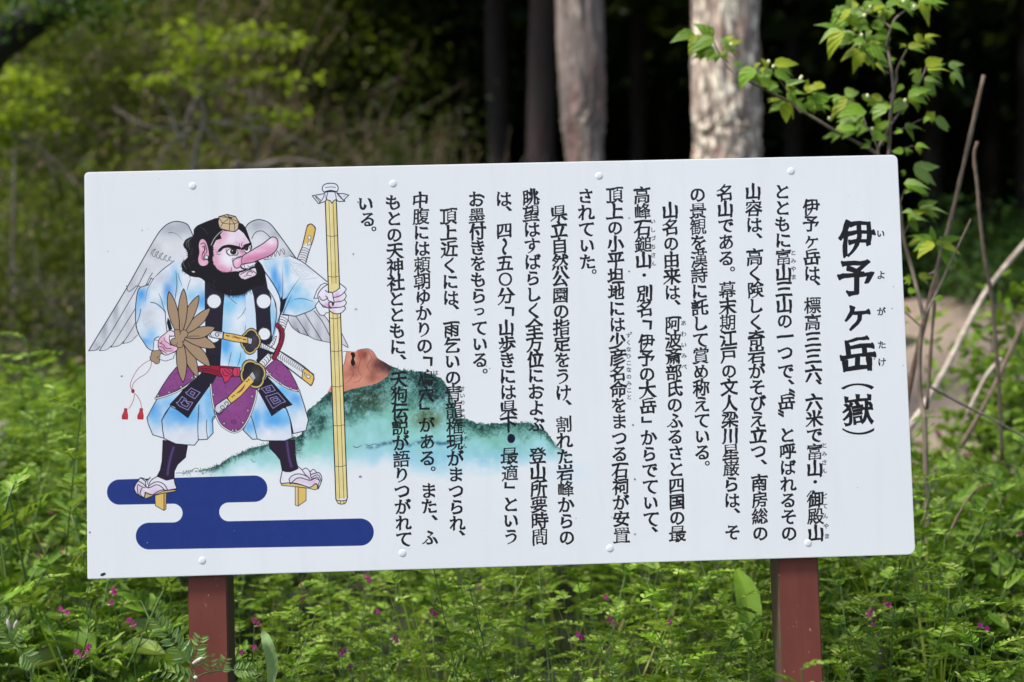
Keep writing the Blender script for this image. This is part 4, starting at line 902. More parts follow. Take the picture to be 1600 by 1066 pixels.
def scatter(accs,P,yaw,sc,tilt,which):
    out=Acc(); 
    for v,(V,F) in enumerate(accs):
        idx=np.flatnonzero(which==v)
        if not len(idx) or V is None: continue
        c,s=np.cos(yaw[idx]),np.sin(yaw[idx]); z=np.zeros_like(c); o=np.ones_like(c)
        Rm=np.stack([np.stack([c,-s,z],-1),np.stack([s,c,z],-1),np.stack([z,z,o],-1)],1)
        W=np.einsum('nij,vj->nvi',Rm,V)*sc[idx][:,None,None]
        W[...,0]+=W[...,2]*tilt[idx,0][:,None]; W[...,1]+=W[...,2]*tilt[idx,1][:,None]
        W+=P[idx][:,None,:]
        Fi=F[None]+(np.arange(len(idx))*len(V))[:,None,None]; out.add((W.reshape(-1,3),Fi.reshape(-1,4)))
    return out
G=lambda *c:c
M_vetch=leaf_mat('vetch_leaf',(.100,.200,.024),(.190,.310,.045),(.38,.45,.160),.35,.5)
M_mug=leaf_mat('mugwort_leaf',(.090,.185,.030),(.155,.265,.045),(.26,.35,.095),.3,.6)
M_broad=leaf_mat('broad_leaf',(.075,.155,.030),(.150,.250,.050),(.30,.38,.14),.3,.4)
M_grass=leaf_mat('grass_blade',(.10,.18,.030),(.17,.25,.045),(.34,.32,.13),.3,.5)
M_stem=NT('green_stem'); M_stem.color((.10,.17,.045)); M_stem.rough(.6); M_stem=M_stem.m
rs=np.random.RandomState(12)
def build_meadow():
    temps=[];kinds=[]
    for k in range(7): a,s,_=vetch(rs,rs.uniform(.42,.60),rs.randint(12,17)); temps.append((a,s)); kinds.append(0)
    for k in range(4): a,s,_=mugwort(rs,rs.uniform(.36,.5),rs.randint(8,12)); temps.append((a,s)); kinds.append(1)
    for k in range(3): a,s,_=broad(rs,rs.uniform(.25,.42),rs.randint(5,9)); temps.append((a,s)); kinds.append(2)
    for k in range(3): a,s,_=grass(rs,rs.uniform(.4,.6),rs.randint(6,11)); temps.append((a,s)); kinds.append(3)
    kinds=np.array(kinds)
    # density falls with distance
    pts=[]
    for y0,y1,den in ((-1.0,.16,30),(.16,1.2,118),(1.2,2.6,78),(2.6,6.6,34)):
        xw=2.4+.42*y1; n=int(2*xw*(y1-y0)*den); pts.append(np.stack([rs.uniform(-xw,xw,n),rs.uniform(y0,y1,n)],-1))
    P=np.vstack(pts)
    # keep the view of the posts and the bare bank free
    keep=~((P[:,0]>1.1)&(P[:,1]>2.15+.3*np.sin(P[:,0]*4))&(P[:,1]<7.6)&(rs.rand(len(P))<.95))
    keep&=~((P[:,1]>5.2)&(P[:,0]>-1.2))
    keep&=~((P[:,1]<.18)&(rs.rand(len(P))<.35))
    P=P[keep]; n=len(P)
    z=gz(P[:,0],P[:,1]); P=np.stack([P[:,0],P[:,1],z],-1)
    # patches of one kind or another
    f=np.sin(P[:,0]*2.3+1)+np.sin(P[:,1]*1.9+P[:,0]*1.1)+rs.normal(0,.8,n)
    which=np.where(f>-.6,rs.randint(0,7,n),np.where(rs.rand(n)<.7,rs.randint(7,11,n),rs.randint(11,14,n)))
    gr=rs.rand(n)<.12; which[gr]=rs.randint(14,17,gr.sum())
    yaw=rs.uniform(0,6.28,n); sc=rs.uniform(.8,1.2,n)*np.where(P[:,1]<.2,.80,1)*(1+.12*np.sin(P[:,0]*3.1)); tilt=rs.normal(0,.16,(n,2))
    sc=sc*1.32*np.where((np.abs(P[:,0])>.92)&(P[:,1]>.5)&(P[:,1]<1.9),1.2,1.)
    for kd,nm,mt in ((0,'vetch_carpet',M_vetch),(1,'mugwort_patch',M_mug),(2,'broad_leaved_weeds',M_broad),(3,'grass',M_grass)):
        a=scatter([t[0].get() if kinds[i]==kd and t[0].n else (None,None) for i,t in enumerate(temps)],P,yaw,sc,tilt,which)
        tag(link(nm,a.mesh(nm),mt),{'vetch_carpet':'dense green vetch with feathery leaves covering the slope below the board','mugwort_patch':'mugwort with cut green leaves growing among the vetch','broad_leaved_weeds':'broad leaved weeds low among the vetch','grass':'thin grass blades standing among the vetch'}[nm],
            {'vetch_carpet':'ground cover','mugwort_patch':'weeds','broad_leaved_weeds':'weeds','grass':'grass'}[nm],None,'stuff')
    st=scatter([t[1].get() if t[1].n else (None,None) for t in temps],P,yaw,sc,tilt,which)
    tag(link('plant_stems',st.mesh('plant_stems'),M_stem),'thin pale green stems of the plants on the slope','stems',None,'stuff')
build_meadow()
# ------------------------------------------------------------------ vetch plants in flower
M_fl=leaf_mat('vetch_petal',(.50,.045,.30),(.62,.10,.40),(.66,.22,.52),.25,.5)
M_cal=leaf_mat('pale_bud',(.45,.46,.25),(.62,.60,.40),(.55,.42,.45),.25,.5)
def flower(r,p,d,pet,cal):
    d=nrm(d); sd=nrm(np.cross(d,UP)); u=np.cross(sd,d)
    pet.add(leaflets(np.array([p+d*.006,p+d*.006,p+d*.006,p+d*.004,p+d*.004]),np.array([u*.9+d*.5,u*.75+sd*.55+d*.4,u*.75-sd*.55+d*.4,d+sd*.25,d-sd*.25]),np.array([-d,-d,-d,sd,-sd]),np.array([.014,.012,.012,.012,.012]),np.array([.011,.009,.009,.007,.007]),.35,.15))
    cal.add(tube(np.stack([p-d*.004,p+d*.003,p+d*.009]),.0024,.0036,5))
FL=[(174,925),(171,945),(98,955),(202,973),(122,1022),(138,1014),(474,919),(472,938),(397,973),(400,1015),(379,1023),(594,960),(534,1020),(546,1045),(577,905),(612,999),(676,959),(752,921),(949,937),(952,972),(905,995),(1047,976),(1383,944),(1356,958),(1362,981),(1535,981),(1579,812),(1590,837),(1464,677),(1437,695),(1514,714),(120,794),(94,819),(82,804),(62,871),(14,764),(97,863)]
def region(x,y):
    if y>900 or 131<x<1431:
        if x<292: return 'left of the left post, below the board'
        if x<760: return 'between the posts, nearer the left one'
        if x<1215: return 'between the posts, nearer the right one'
        return 'right of the right post, below the board'
    return 'beside the left edge of the board' if x<140 else 'beside the right edge of the board'
ORD=['first','second','third','fourth','fifth','sixth','seventh','eighth','ninth','tenth','eleventh','twelfth']
def build_flowers():
    r=np.random.RandomState(31); regs={}
    for f in FL: regs.setdefault(region(*f),[]).append(f)
    for k in regs: regs[k].sort()
    for (px,py) in FL:
        rg=region(px,py); i=regs[rg].index((px,py)); m=len(regs[rg])
        if py>900: y=.15+.45*(1066-py)/166+r.uniform(-.05,.1)
        elif px<140: y=1.0+(880-py)/80.
        else: y=.7+(880-py)/130.
        p=at(px,py,y); g=float(gz(p.x,p.y)); h=max(p.z-g,.25); base=Vector((p.x+r.uniform(-.05,.05),p.y+r.uniform(0,.08),p.z-h))
        lab=f'magenta vetch {rg}, '+('alone' if m==1 else f'{ORD[i]} flower from left')
        root=empty('flowering_vetch',base,lab,'wildflower','magenta vetch in flower around the board')
        t=np.linspace(0,1,8)[:,None]; B=np.array(base);E_=np.array(p)
        pts=B+(E_-B)*t+np.sin(t*math.pi)*np.array([r.uniform(-.03,.03),r.uniform(-.02,.02),0]); st=Acc();lf=Acc();pet=Acc();cal=Acc()
        st.add(tube(pts,.0018,.0010,5))
        for q in range(8):
            f=.45+.07*q; pp=np.array([np.interp(f,t[:,0],pts[:,k]) for k in range(3)]); b=q*2.6+r.rand()
            pinnate(r,pp,np.array([math.cos(b),math.sin(b),.6]),UP,r.uniform(.05,.07),6,.018,.0062,lf,st)
        for q in range(r.randint(1,3)):
            b=r.uniform(3.5,5.9); flower(r,E_+np.array([.006*q,-.003*q,-.008*q]),np.array([math.cos(b),math.sin(b),.3]),pet,cal)
        link('stem',st.mesh('stem',True),M_stem,root); link('foliage',lf.mesh('foliage'),M_vetch,root)
        link('petals',pet.mesh('petals'),M_fl,root); link('calyx',cal.mesh('calyx',True),M_cal,root)
build_flowers()
M_near=leaf_mat('near_vetch_leaf',(.17,.27,.08),(.22,.32,.12),(.27,.36,.17),.4,.5)
M_budl=leaf_mat('lilac_bud',(.50,.42,.42),(.58,.50,.46),(.62,.58,.48),.3,.5)
# near sprigs in front of the posts
def sprig(name,label,path,y,leaves,tendril=(),bud=None,rot=0.):
    r=np.random.RandomState(int(abs(path[0][0])))
    P=np.array([at(px,py,y+dy) for px,py,dy in path]); base=P[0].copy(); g=float(gz(base[0],base[1]))
    P=np.vstack([[base[0],base[1]+.02,g],(P[0]+[base[0],base[1],g])/2,P]); root=empty(name,(base[0],base[1]+.02,g),label,'wild plant')
    st=Acc();lf=Acc(); st.add(tube(cr(P),.0022,.0012,6))
    for (bx,by,tx,ty,pairs,ll) in leaves:
        a=np.array(at(bx,by,y));b=np.array(at(tx,ty,y+r.uniform(-.03,.01))); L_=np.linalg.norm(b-a); pinnate(r,a,b-a,np.array([r.uniform(-.3,.3),-1,.35]),L_,pairs+2,ll*1.35,ll*.42,lf,st,True)
    for tp in tendril: st.add(tube(cr(np.array([at(px,py,y) for px,py in tp])),.0009,.0004,4))
    link('stem',st.mesh('stem',True),M_stem,root); link('foliage',lf.mesh('foliage'),M_near,root)
    if bud:
        for (ax,ay,bx,by) in bud:
            c=Acc(); a=np.array(at(ax,ay,y-.005));b=np.array(at(bx,by,y-.01)); b=a+(b-a)*.8
            q=np.array([0,.15,.4,.7,.9,1.]); rr_=np.array([.0018,.0030,.0040,.0038,.0020,.0003]); V,F=tube(a+(b-a)*q[:,None],1,1,8); cc=np.repeat(a+(b-a)*q[:,None],8,0); c.add((cc+(V-cc)*np.repeat(rr_,8)[:,None],F))
            link('bud',c.mesh('bud',True),M_budl,root)
sprig('vetch_sprig','vetch sprig with a pale bud in front of the left post',[(306,1075,0),(300,1040,-.01),(294,1015,-.02),(285,1000,-.02)],-.12,[(297,1040,246,967,9,.026),(300,1043,312,998,6,.024),(304,1060,250,1045,4,.018)],[[(285,1000),(262,975),(250,966),(238,972),(232,978)],[(268,982),(256,960),(262,950)]],[(300,1038,322,1024),(303,1058,310,1060)])
sprig('vetch_sprig','vetch tendril sprig curling across the foot of the left post',[(300,1080,0),(312,1056,0),(345,1048,0),(375,1049,0),(400,1062,0)],-.10,[(330,1050,328,1028,2,.016),(345,1048,352,1032,3,.018),(362,1048,392,1046,4,.018)],[[(345,1048),(340,1036),(346,1030),(352,1038)],[(398,1060),(410,1052),(412,1044)]])
sprig('vetch_sprig','vetch sprig with lilac buds in the bottom left corner',[(50,1080,0),(42,1045,0),(32,1018,0),(10,1002,0)],-.2,[(30,1015,-5,960,5,.026),(34,1020,52,1035,3,.024),(20,1008,30,985,4,.022)],[],[(16,985,10,962),(22,985,28,965)])
# large crinkled leaf right of the left post
def big_leaf(label,pts,y,wid,mat,cat='leafy weed'):
    P=cr(np.array([at(px,py,y+dy) for px,py,dy in pts]),n=5); base=P[0]; g=float(gz(base[0],base[1])); root=empty('dock_plant',(base[0],base[1],g),label,cat)
    n=len(P); t=np.linspace(0,1,n); w_=wid*np.sin(np.pi*np.clip(t*.93+.05,0,1))**.7; d=nrm(np.gradient(P,axis=0)); sd=nrm(np.cross(d,np.array([.1,-1,.1]))); nv=np.cross(sd,d); V=[]
    for j,s in enumerate((-1,-.55,-.1,.1,.55,1)): V.append(P+sd*(w_*s/2)[:,None]+nv*(abs(s)*w_*.25+.004*np.sin(t*38+j*2)*abs(s))[:,None])
    V=np.stack(V,1).reshape(-1,3); F=np.array([(i*6+j,i*6+j+1,(i+1)*6+j+1,(i+1)*6+j) for i in range(n-1) for j in range(5)])
    link('leaf',npmesh('leaf',V,F,True),mat,root); a=Acc(); a.add(tube(np.stack([[base[0],base[1],g],(base+[base[0],base[1],g])/2+[.01,0,0],base]),.004,.002,5)); link('stalk',a.mesh('stalk',True),M_stem,root)
M_pale=leaf_mat('pale_crinkled_leaf',(.26,.36,.16),(.26,.36,.16),(.28,.38,.18),.25,.5)
big_leaf('tall pale crinkled leaf standing just right of the left post',[(420,1085,0),(426,1040,-.01),(418,1005,-.02),(410,985,0)],.05,.026,M_pale)
big_leaf('long upright green leaf left of the right post',[(1176,1010,0),(1170,970,0),(1164,925,.03),(1150,890,.06)],.50,.065,M_mug)
# ------------------------------------------------------------------ trees
def bark_mat(name,c1,c2,c3,fl=(.45,.40,.33),sc=1.,flk=.6):
    c_big=tuple((c1[k]+c2[k])/2*(1.,1.,.85)[k] for k in range(3))
    m=NT(name); v=m.vec((16*sc,16*sc,2.6*sc)); a=m.noise(1.,7,.7,v,.5); v2=m.vec((30*sc,30*sc,9*sc)); b=m.noise(1.,4,.6,v2,.4); big=m.noise(2.2,3,.5,m.vec((1,1,.5)))
    c=m.ramp(a,[(.32,c1),(.5,c2),(.68,c3)]); fk=m.ramp(b,[(flk,(0,0,0)),(flk+.06,(1,1,1))]); c=m.mix(fk,c,fl); red=m.ramp(m.noise(3.,3,.6,m.vec((2.5,2.5,.8))),[(.5,(0,0,0)),(.62,(.55,.55,.55))]); c=m.mix(red,c,(c2[0]*1.05,c2[1]*.68,c2[2]*.66)); c=m.mix(m.ramp(big,[(.45,(0,0,0)),(.7,(.5,.5,.5))]),c,c_big); m.color(c); m.rough(.9); m.bump(m.mix(.5,a,b),.9,.02); return m.m
def trunk_mesh(r,P,rad,seg=72,amp=.035,flare=.0,strip=18):
    """P: centre line (n,3), rad (n)"""
    P=cr(P,n=10); n=len(P); rad=np.interp(np.linspace(0,1,n),np.linspace(0,1,len(rad)),rad)
    zz=np.linspace(0,1,n*6); Pn=np.stack([np.interp(zz,np.linspace(0,1,n),P[:,k]) for k in range(3)],-1); rn=np.interp(zz,np.linspace(0,1,n),rad)
    a=np.linspace(0,2*np.pi,seg,endpoint=False); N=len(zz)
    nz1=noise(seg*4,N*2,9,r.randint(1e6),3)[::2,::4]; 
    g=r.rand(N//8+3,seg//3+2); yi=np.arange(N)/8.; xi=np.arange(seg)/3.; y0=yi.astype(int);x0=xi.astype(int); fy=(yi-y0)[:,None]; plates=g[y0][:,x0]*(1-fy)+g[y0+1][:,x0]*fy
    disp=1+amp*((nz1[:N,:seg]-.5)*1.6+(plates-.5)*1.1)+.02*np.sin(3*a+zz[:,None]*4)
    V=Pn[:,None,:]+np.stack([np.cos(a),np.sin(a),0*a],-1)[None]*(rn[:,None]*disp)[...,None]; V=V.reshape(-1,3)
    i=np.arange(N*seg).reshape(N,seg); j=np.roll(i,-1,1); F=np.stack([i[:-1],j[:-1],j[1:],i[1:]],-1).reshape(-1,4); return V,F
def tree(label,px0,px1,y,mat,top=7.5,seg=72,seed=1,amp=.035,px0b=None,px1b=None,name='cedar_tree',boughs=0,flakes=0):
    """px0..px1: trunk edges at photo height 120; b: at 240"""
    r=np.random.RandomState(seed); a=at((px0+px1)/2,60,y); b=at(((px0b or px0)+(px1b or px1))/2,240,y)
    r1=(at(px1,60,y)-at(px0,60,y)).length/2; r2=(at(px1b or px1,240,y)-at(px0b or px0,240,y)).length/2
    g=float(gz(b.x,y)); k=(a-b)/(a.z-b.z); pt=lambda z: np.array(b+k*(z-b.z))
    zs=np.array([g-.2,g+.15,(g+b.z)/2,b.z,a.z,(a.z+top)/2,top]); P=np.array([pt(z) for z in zs]); P[:,0]+=np.array([0,0,.0,0,0,.03,.08])
    rad=np.array([r2*1.35,r2*1.15,r2*1.03,r2,r1,r1*.94,r1*.85]); root=empty(name,(P[0][0],y,g),label,'tree')
    link('trunk',npmesh('trunk',*trunk_mesh(r,P,rad,seg,amp),True),mat,root)
    # crown above the frame: layered boughs of needle tufts
    if boughs:
        lf=Acc();st=Acc()
        for q in range(boughs):
            z=top-2.6+2.6*q/boughs+r.uniform(-.1,.1); b_=q*2.4+r.rand(); d=np.array([math.cos(b_),math.sin(b_),.05]); L_=r.uniform(1.6,2.6); o=pt(z)
            t=np.linspace(0,1,6)[:,None]; pts=o+d*L_*t-UP*.5*t*t; st.add(tube(pts,.03,.008,5)); m=260
            f=r.rand(m)**.7; B=o+np.outer(f*L_,d)-np.outer(.5*f*f,UP)+r.normal(0,.22,(m,3))*np.array([1,1,.5]); D=nrm(r.normal(0,1,(m,3))+np.array([0,0,-.7])); lf.add(leaflets(B,D,r.normal(0,1,(m,3)),r.uniform(.14,.26,m),r.uniform(.05,.09,m),.2,.2))
        link('crown',lf.mesh('crown'),M_needle,root); link('boughs',st.mesh('boughs'),mat,root)
    return root
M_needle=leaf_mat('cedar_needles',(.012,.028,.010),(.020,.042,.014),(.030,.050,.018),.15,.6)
B1=bark_mat('pale_flaking_bark',(.060,.042,.036),(.25,.195,.160),(.40,.32,.265),(.80,.71,.56),1.,.52)
B2=bark_mat('pinkish_bark',(.050,.036,.032),(.155,.122,.108),(.25,.205,.18),(.36,.31,.26),.8,.60)
B2b=bark_mat('shaded_reddish_bark',(.012,.007,.006),(.026,.016,.014),(.042,.027,.023),(.05,.035,.03),1.,.7)  # shade of the wood is put into this bark's colour
B3=bark_mat('shaded_bark',(.006,.004,.004),(.012,.008,.007),(.020,.014,.012),(.022,.018,.015),1.,.7)  # bark darkened further so these trunks read as deep in shade
tree('thick pale trunk with cream flaking bark behind the right half of the board',1082,1183,5.4,B1,12,112,1,.11,1085,1187,boughs=10)
tree('pinkish brown cedar trunk behind the middle of the board',869,943,6.6,B2,12,90,2,.12,884,943,boughs=10)
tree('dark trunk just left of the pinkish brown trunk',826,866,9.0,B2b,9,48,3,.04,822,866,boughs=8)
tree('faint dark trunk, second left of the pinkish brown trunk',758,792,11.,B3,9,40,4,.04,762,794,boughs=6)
rt=np.random.RandomState(8)
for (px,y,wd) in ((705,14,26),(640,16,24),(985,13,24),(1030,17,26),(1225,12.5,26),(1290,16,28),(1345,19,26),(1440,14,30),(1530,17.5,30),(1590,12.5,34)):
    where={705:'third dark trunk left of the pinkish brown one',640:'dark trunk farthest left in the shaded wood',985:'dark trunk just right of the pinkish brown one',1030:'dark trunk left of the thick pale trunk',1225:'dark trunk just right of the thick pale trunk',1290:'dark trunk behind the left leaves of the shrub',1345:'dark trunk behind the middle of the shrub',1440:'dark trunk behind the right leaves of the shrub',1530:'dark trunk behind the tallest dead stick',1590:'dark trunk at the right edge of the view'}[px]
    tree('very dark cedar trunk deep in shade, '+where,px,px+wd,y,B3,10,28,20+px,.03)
# needle roof added to block skylight, and the dense undergrowth at its back
def cards(P,D,N,L_,W_): return leaflets(P,D,N,L_,W_,.15,.1)
def build_canopy():
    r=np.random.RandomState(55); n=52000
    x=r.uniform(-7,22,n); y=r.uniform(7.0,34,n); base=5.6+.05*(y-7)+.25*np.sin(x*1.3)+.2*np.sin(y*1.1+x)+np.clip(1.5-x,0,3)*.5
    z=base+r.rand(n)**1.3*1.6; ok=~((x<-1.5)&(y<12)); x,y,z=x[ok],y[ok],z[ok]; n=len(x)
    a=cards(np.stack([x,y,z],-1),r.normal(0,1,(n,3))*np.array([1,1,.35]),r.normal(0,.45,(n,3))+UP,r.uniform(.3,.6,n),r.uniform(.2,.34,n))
    m=Acc(); m.add(a); tag(link('cedar_shade_canopy',m.mesh('cedar_shade_canopy'),M_needle),'closed roof of cedar boughs added to keep the wood dark','tree canopy',None,'stuff')
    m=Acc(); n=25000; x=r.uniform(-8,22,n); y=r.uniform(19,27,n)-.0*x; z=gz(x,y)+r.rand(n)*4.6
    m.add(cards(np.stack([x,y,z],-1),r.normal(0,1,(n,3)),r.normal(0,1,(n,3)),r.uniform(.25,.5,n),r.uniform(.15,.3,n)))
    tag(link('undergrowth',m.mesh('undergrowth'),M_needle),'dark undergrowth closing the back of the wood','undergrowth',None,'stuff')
build_canopy()
# ------------------------------------------------------------------ shrubs and saplings on the left bank
M_ol=leaf_mat('olive_leaf',(.050,.046,.020),(.090,.082,.030),(.16,.135,.065),.3,.5)
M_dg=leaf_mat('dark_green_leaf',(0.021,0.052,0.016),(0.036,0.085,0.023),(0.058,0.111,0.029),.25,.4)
M_dg2=leaf_mat('shaded_leaf',(.010,.022,.008),(.020,.036,.011),(.05,.055,.014),.2,.5)  # leaf green darkened to stand for shade at the wood's edge
M_mg=leaf_mat('mid_green_leaf',(.030,.052,.012),(.055,.085,.015),(.095,.12,.026),.35,.45)
M_yg=leaf_mat('young_yellow_green_leaf',(.15,.21,.028),(.20,.27,.035),(.26,.31,.05),.5,.45)
M_br=leaf_mat('dry_leaf',(.10,.075,.045),(.17,.13,.085),(.26,.205,.14),.2,.8)
M_tw=bark_mat('grey_twig',(.10,.085,.07),(.17,.15,.13),(.26,.235,.205),(.3,.28,.25),2.,.7)
M_stickb=bark_mat('brown_twig',(.12,.085,.055),(.20,.15,.10),(.29,.23,.16),(.3,.26,.2),2.,.7)
M_dk=bark_mat('black_bark',(.004,.004,.005),(.010,.009,.010),(.02,.018,.018),(.03,.028,.028),1.,.7)
def branchy(r,o,n,h,spread,st,r0=.012):
    tips=[]
    for i in range(n):
        b=r.rand()*6.28; d=np.array([math.cos(b)*spread,math.sin(b)*spread,1.]); L_=h*r.uniform(.6,1.05); t=np.linspace(0,1,7)[:,None]
        pts=o+d*L_*t*np.array([1,1,1])-UP*(spread*.35*L_)*t*t+r.normal(0,.03,(7,3))*t; st.add(tube(pts,r0,r0*.25,4)); tips.append(pts[-1])
        for q in range(4):
            f=r.uniform(.35,.95); p=pts[int(f*6)]; e=nrm(r.normal(0,1,3)+np.array([0,0,.5]))*L_*.35; pp=np.stack([p,p+e*.5+r.normal(0,.02,3),p+e]); st.add(tube(pp,r0*.4,r0*.12,3)); tips+= [pp[-1],pp[1]]
    return np.array(tips)
def shrub(label,px,y,w_,h,mat,n,size,name='shrub',seed=1,bare=.0,cat='shrub',twig=None,z0=None):
    r=np.random.RandomState(seed); x=at(px,533,y).x; g=float(gz(x,y)) if z0 is None else z0; root=empty(name,(x,y,g),label,cat,)
    st=Acc(); T_=branchy(r,np.array([x,y,g]),9,h,w_/h*.55,st); lf=Acc()
    c=T_[r.randint(0,len(T_),n)]; B=c+r.normal(0,1,(n,3))*np.array([.14,.14,.09])*max(w_,.8)
    D=nrm(r.normal(0,1,(n,3))*np.array([1,1,.5])+np.array([0,-.3,-.15])); N=nrm(r.normal(0,.6,(n,3))+UP)
    lf.add(leaflets(B,D,N,r.uniform(.7,1.25,n)*size,r.uniform(.4,.55,n)*size,.25,.2))
    link('foliage',lf.mesh('foliage'),mat,root); link('branches',st.mesh('branches',True),twig or M_tw,root); return root
M_bshrub=leaf_mat('bank_shrub_leaf',(.07,.14,.02),(.12,.21,.03),(.19,.28,.05),.4,.5)
SH=[ # label, px, y, width, height, material, leaves, leaf size, seed
 ('soft green leafy shrub low beside the left edge of the board',60,5.6,1.3,.8,M_bshrub,5200,.075,1),
 ('mid green shrub hugging the left corner of the board, behind the lower one',118,6.8,1.2,1.0,M_mg,4200,.07,2),
 ('olive green bush with dry twigs at the far left, halfway up the bank',20,7.4,1.7,1.5,M_ol,5200,.06,3),
 ('mid green bush on the bank above the board\'s top left corner',150,8.2,1.9,2.0,M_mg,6500,.07,4),
 ('olive bush behind the bare grey twigs',300,8.8,1.9,1.8,M_ol,6500,.065,5),
 ('dark olive bush right of the bare grey twigs',430,8.6,1.7,1.6,M_ol,5000,.06,6),
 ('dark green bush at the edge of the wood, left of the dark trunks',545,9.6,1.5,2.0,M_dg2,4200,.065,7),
 ('tall brownish green bush rising behind the top left of the view',250,11.,2.4,3.6,M_ol,7000,.08,8),
 ('tall mid green bush at the top left corner behind the leaning dark trunk',60,10.5,2.4,3.4,M_mg,8500,.08,9),
 ('tall dry brown bush between the green ones near the top of the view',390,12.,2.2,4.0,M_br,5200,.07,10),
 ('tall green bush near the top, left of the shaded wood',500,12.5,2.2,4.6,M_mg,7500,.085,11),
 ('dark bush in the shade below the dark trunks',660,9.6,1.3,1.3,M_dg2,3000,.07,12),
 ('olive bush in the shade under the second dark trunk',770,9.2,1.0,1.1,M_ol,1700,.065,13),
 ('deep green bush standing high between the shaded wood and the bank',610,13.5,2.0,4.6,M_dg2,6500,.09,14),
 ('dense brown green thicket at the very top of the bank, far left',-60,13.5,3.,4.5,M_ol,7000,.09,15),
 ('dense dark thicket at the top of the bank behind the dry brown bush',330,15.,3.,4.5,M_dg,7000,.10,16),
 ('dense green thicket behind the tall bush, top left',140,15.5,3.,4.5,M_mg,7000,.10,17),
 ('low light green bush on the earth bank right of the board',1572,3.1,.5,1.05,M_bshrub,1300,.07,18),
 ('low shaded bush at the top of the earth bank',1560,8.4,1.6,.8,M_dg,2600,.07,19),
]
for (lb,px,y,w_,h,mt,n,sz,sd) in SH: shrub(lb,px,y,w_,h,mt,n,sz,seed=sd)
# undergrowth over the bank between the shrubs
def bank_cover():
    r=np.random.RandomState(66); n=60000; y=r.uniform(5.2,17,n); x=at(300,533,8).x+r.uniform(-6.5,4.6,n)*(.6+.05*y); ok=(x<.9)|(y>8.2); x=x[ok]; y=y[ok]; n=len(x); z=gz(x,y)+r.rand(n)**1.5*.55
    for k,(mt,nm,lb) in enumerate(((M_ol,'bank_brush','olive brush covering the bank on the left'),(M_mg,'bank_weeds','green weeds between the bushes on the bank'),(M_br,'dry_litter','dry stalks and dead leaves among the bushes'))):
        s=r.rand(n); s=(s<.45) if k==0 else ((s>.5)&(s<.9) if k==1 else s>.86)
        a=Acc(); m=s.sum(); a.add(leaflets(np.stack([x[s],y[s],z[s]],-1),nrm(r.normal(0,1,(m,3))+UP*(.3 if k<2 else .9)),r.normal(0,.7,(m,3))+UP,r.uniform(.05,.10,m)*(1.2 if k==2 else 1),r.uniform(.03,.05,m)*(.5 if k==2 else 1)))
        tag(link(nm,a.mesh(nm),mt),lb,'undergrowth',None,'stuff')
bank_cover()
# saplings with young yellow-green sprays and grey bare branches
def sapling(label,y,stem,sprays,mat=None,rad=.018,leaf=.07,n=60,name='sapling',twigs=()):
    r=np.random.RandomState(int(abs(stem[0][0]))+7); P=np.array([at(px,py,y+dy) for px,py,dy in stem]); b=P[0].copy(); g=float(gz(b[0],b[1])); P=np.vstack([[b[0],b[1],g],P]) if b[2]>g+.05 else P
    root=empty(name,(b[0],b[1],g),label,'young tree'); st=Acc(); st.add(tube(cr(P),rad,rad*.4,6)); lf=Acc()
    for tw in twigs: st.add(tube(cr(np.array([at(px,py,y+dy) for px,py,dy in tw])),rad*.62,rad*.25,5))
    for sp in sprays:
        Q_=cr(np.array([at(px,py,y+dy) for px,py,dy in sp])); st.add(tube(Q_,rad*.4,rad*.12,4)); m=n
        i=r.randint(0,len(Q_),m); B=Q_[i]+r.normal(0,1,(m,3))*np.array([.07,.12,.022]); D=nrm(r.normal(0,1,(m,3))*np.array([1,1,.25])+UP*-.2); lf.add(leaflets(B,D,UP+r.normal(0,.3,(m,3)),r.uniform(.7,1.2,m)*leaf,r.uniform(.45,.6,m)*leaf,.2,.25))
    link('trunk',st.mesh('trunk',True),M_tw,root)
    if lf.n: link('foliage',lf.mesh('foliage'),mat or M_yg,root)
sapling('young tree with bright yellow-green sprays above the middle of the drawn figure',6.0,[(300,300,0),(318,190,0),(312,140,0),(330,90,0)],
 [[(318,140,0),(270,115,-.1),(240,118,-.1),(195,128,-.15)],[(325,100,0),(300,92,0),(262,85,0)],[(330,90,0),(365,60,0),(420,55,0),(470,62,.1)],[(316,120,0),(345,62,-.1),(410,50,-.1),(450,70,0)],[(320,150,0),(400,118,0),(450,122,0),(488,130,0)],[(350,190,0),(430,180,0),(470,178,0)],[(318,70,0),(305,45,0),(290,55,0)]],
 twigs=[[(312,145,0),(290,190,-.1),(288,225,-.1),(298,262,-.1)],[(330,130,0),(390,142,0),(430,168,0),(468,198,0)],[(395,140,0),(390,180,0),(402,230,0),(400,262,0)],[(312,190,0),(350,230,0),(385,262,0)],[(300,200,0),(262,230,0),(240,262,0)],[(180,172,0),(240,200,0),(300,190,0)],[(330,190,0),(440,210,0),(520,248,0)],[(280,215,0),(265,175,0),(250,150,0)]])
sapling('leafy young tree with a bright spray left of the board',6.4,[(-20,420,0),(-25,250,0),(-30,170,0)],[[(-30,190,0),(20,168,0),(50,175,0),(80,188,0)],[(-30,170,0),(-5,190,0),(30,182,0)],[(-25,250,0),(-5,215,0),(10,218,0)],[(-30,130,0),(30,120,0),(60,140,0)]],M_yg,.02,.07,120,twigs=[[(-10,200,0),(60,230,0),(120,290,0)],[(20,215,0),(70,240,0),(90,300,0)]])
sapling('pale green sapling low at the far left beside the bush',7.0,[(20,420,0),(24,200,0),(25,90,0)],[[(24,140,0),(50,110,0),(90,120,0)],[(24,120,0),(0,135,0),(-30,130,0)],[(24,200,0),(60,140,.1),(100,150,.1)]],M_mg,.016,.065,110)
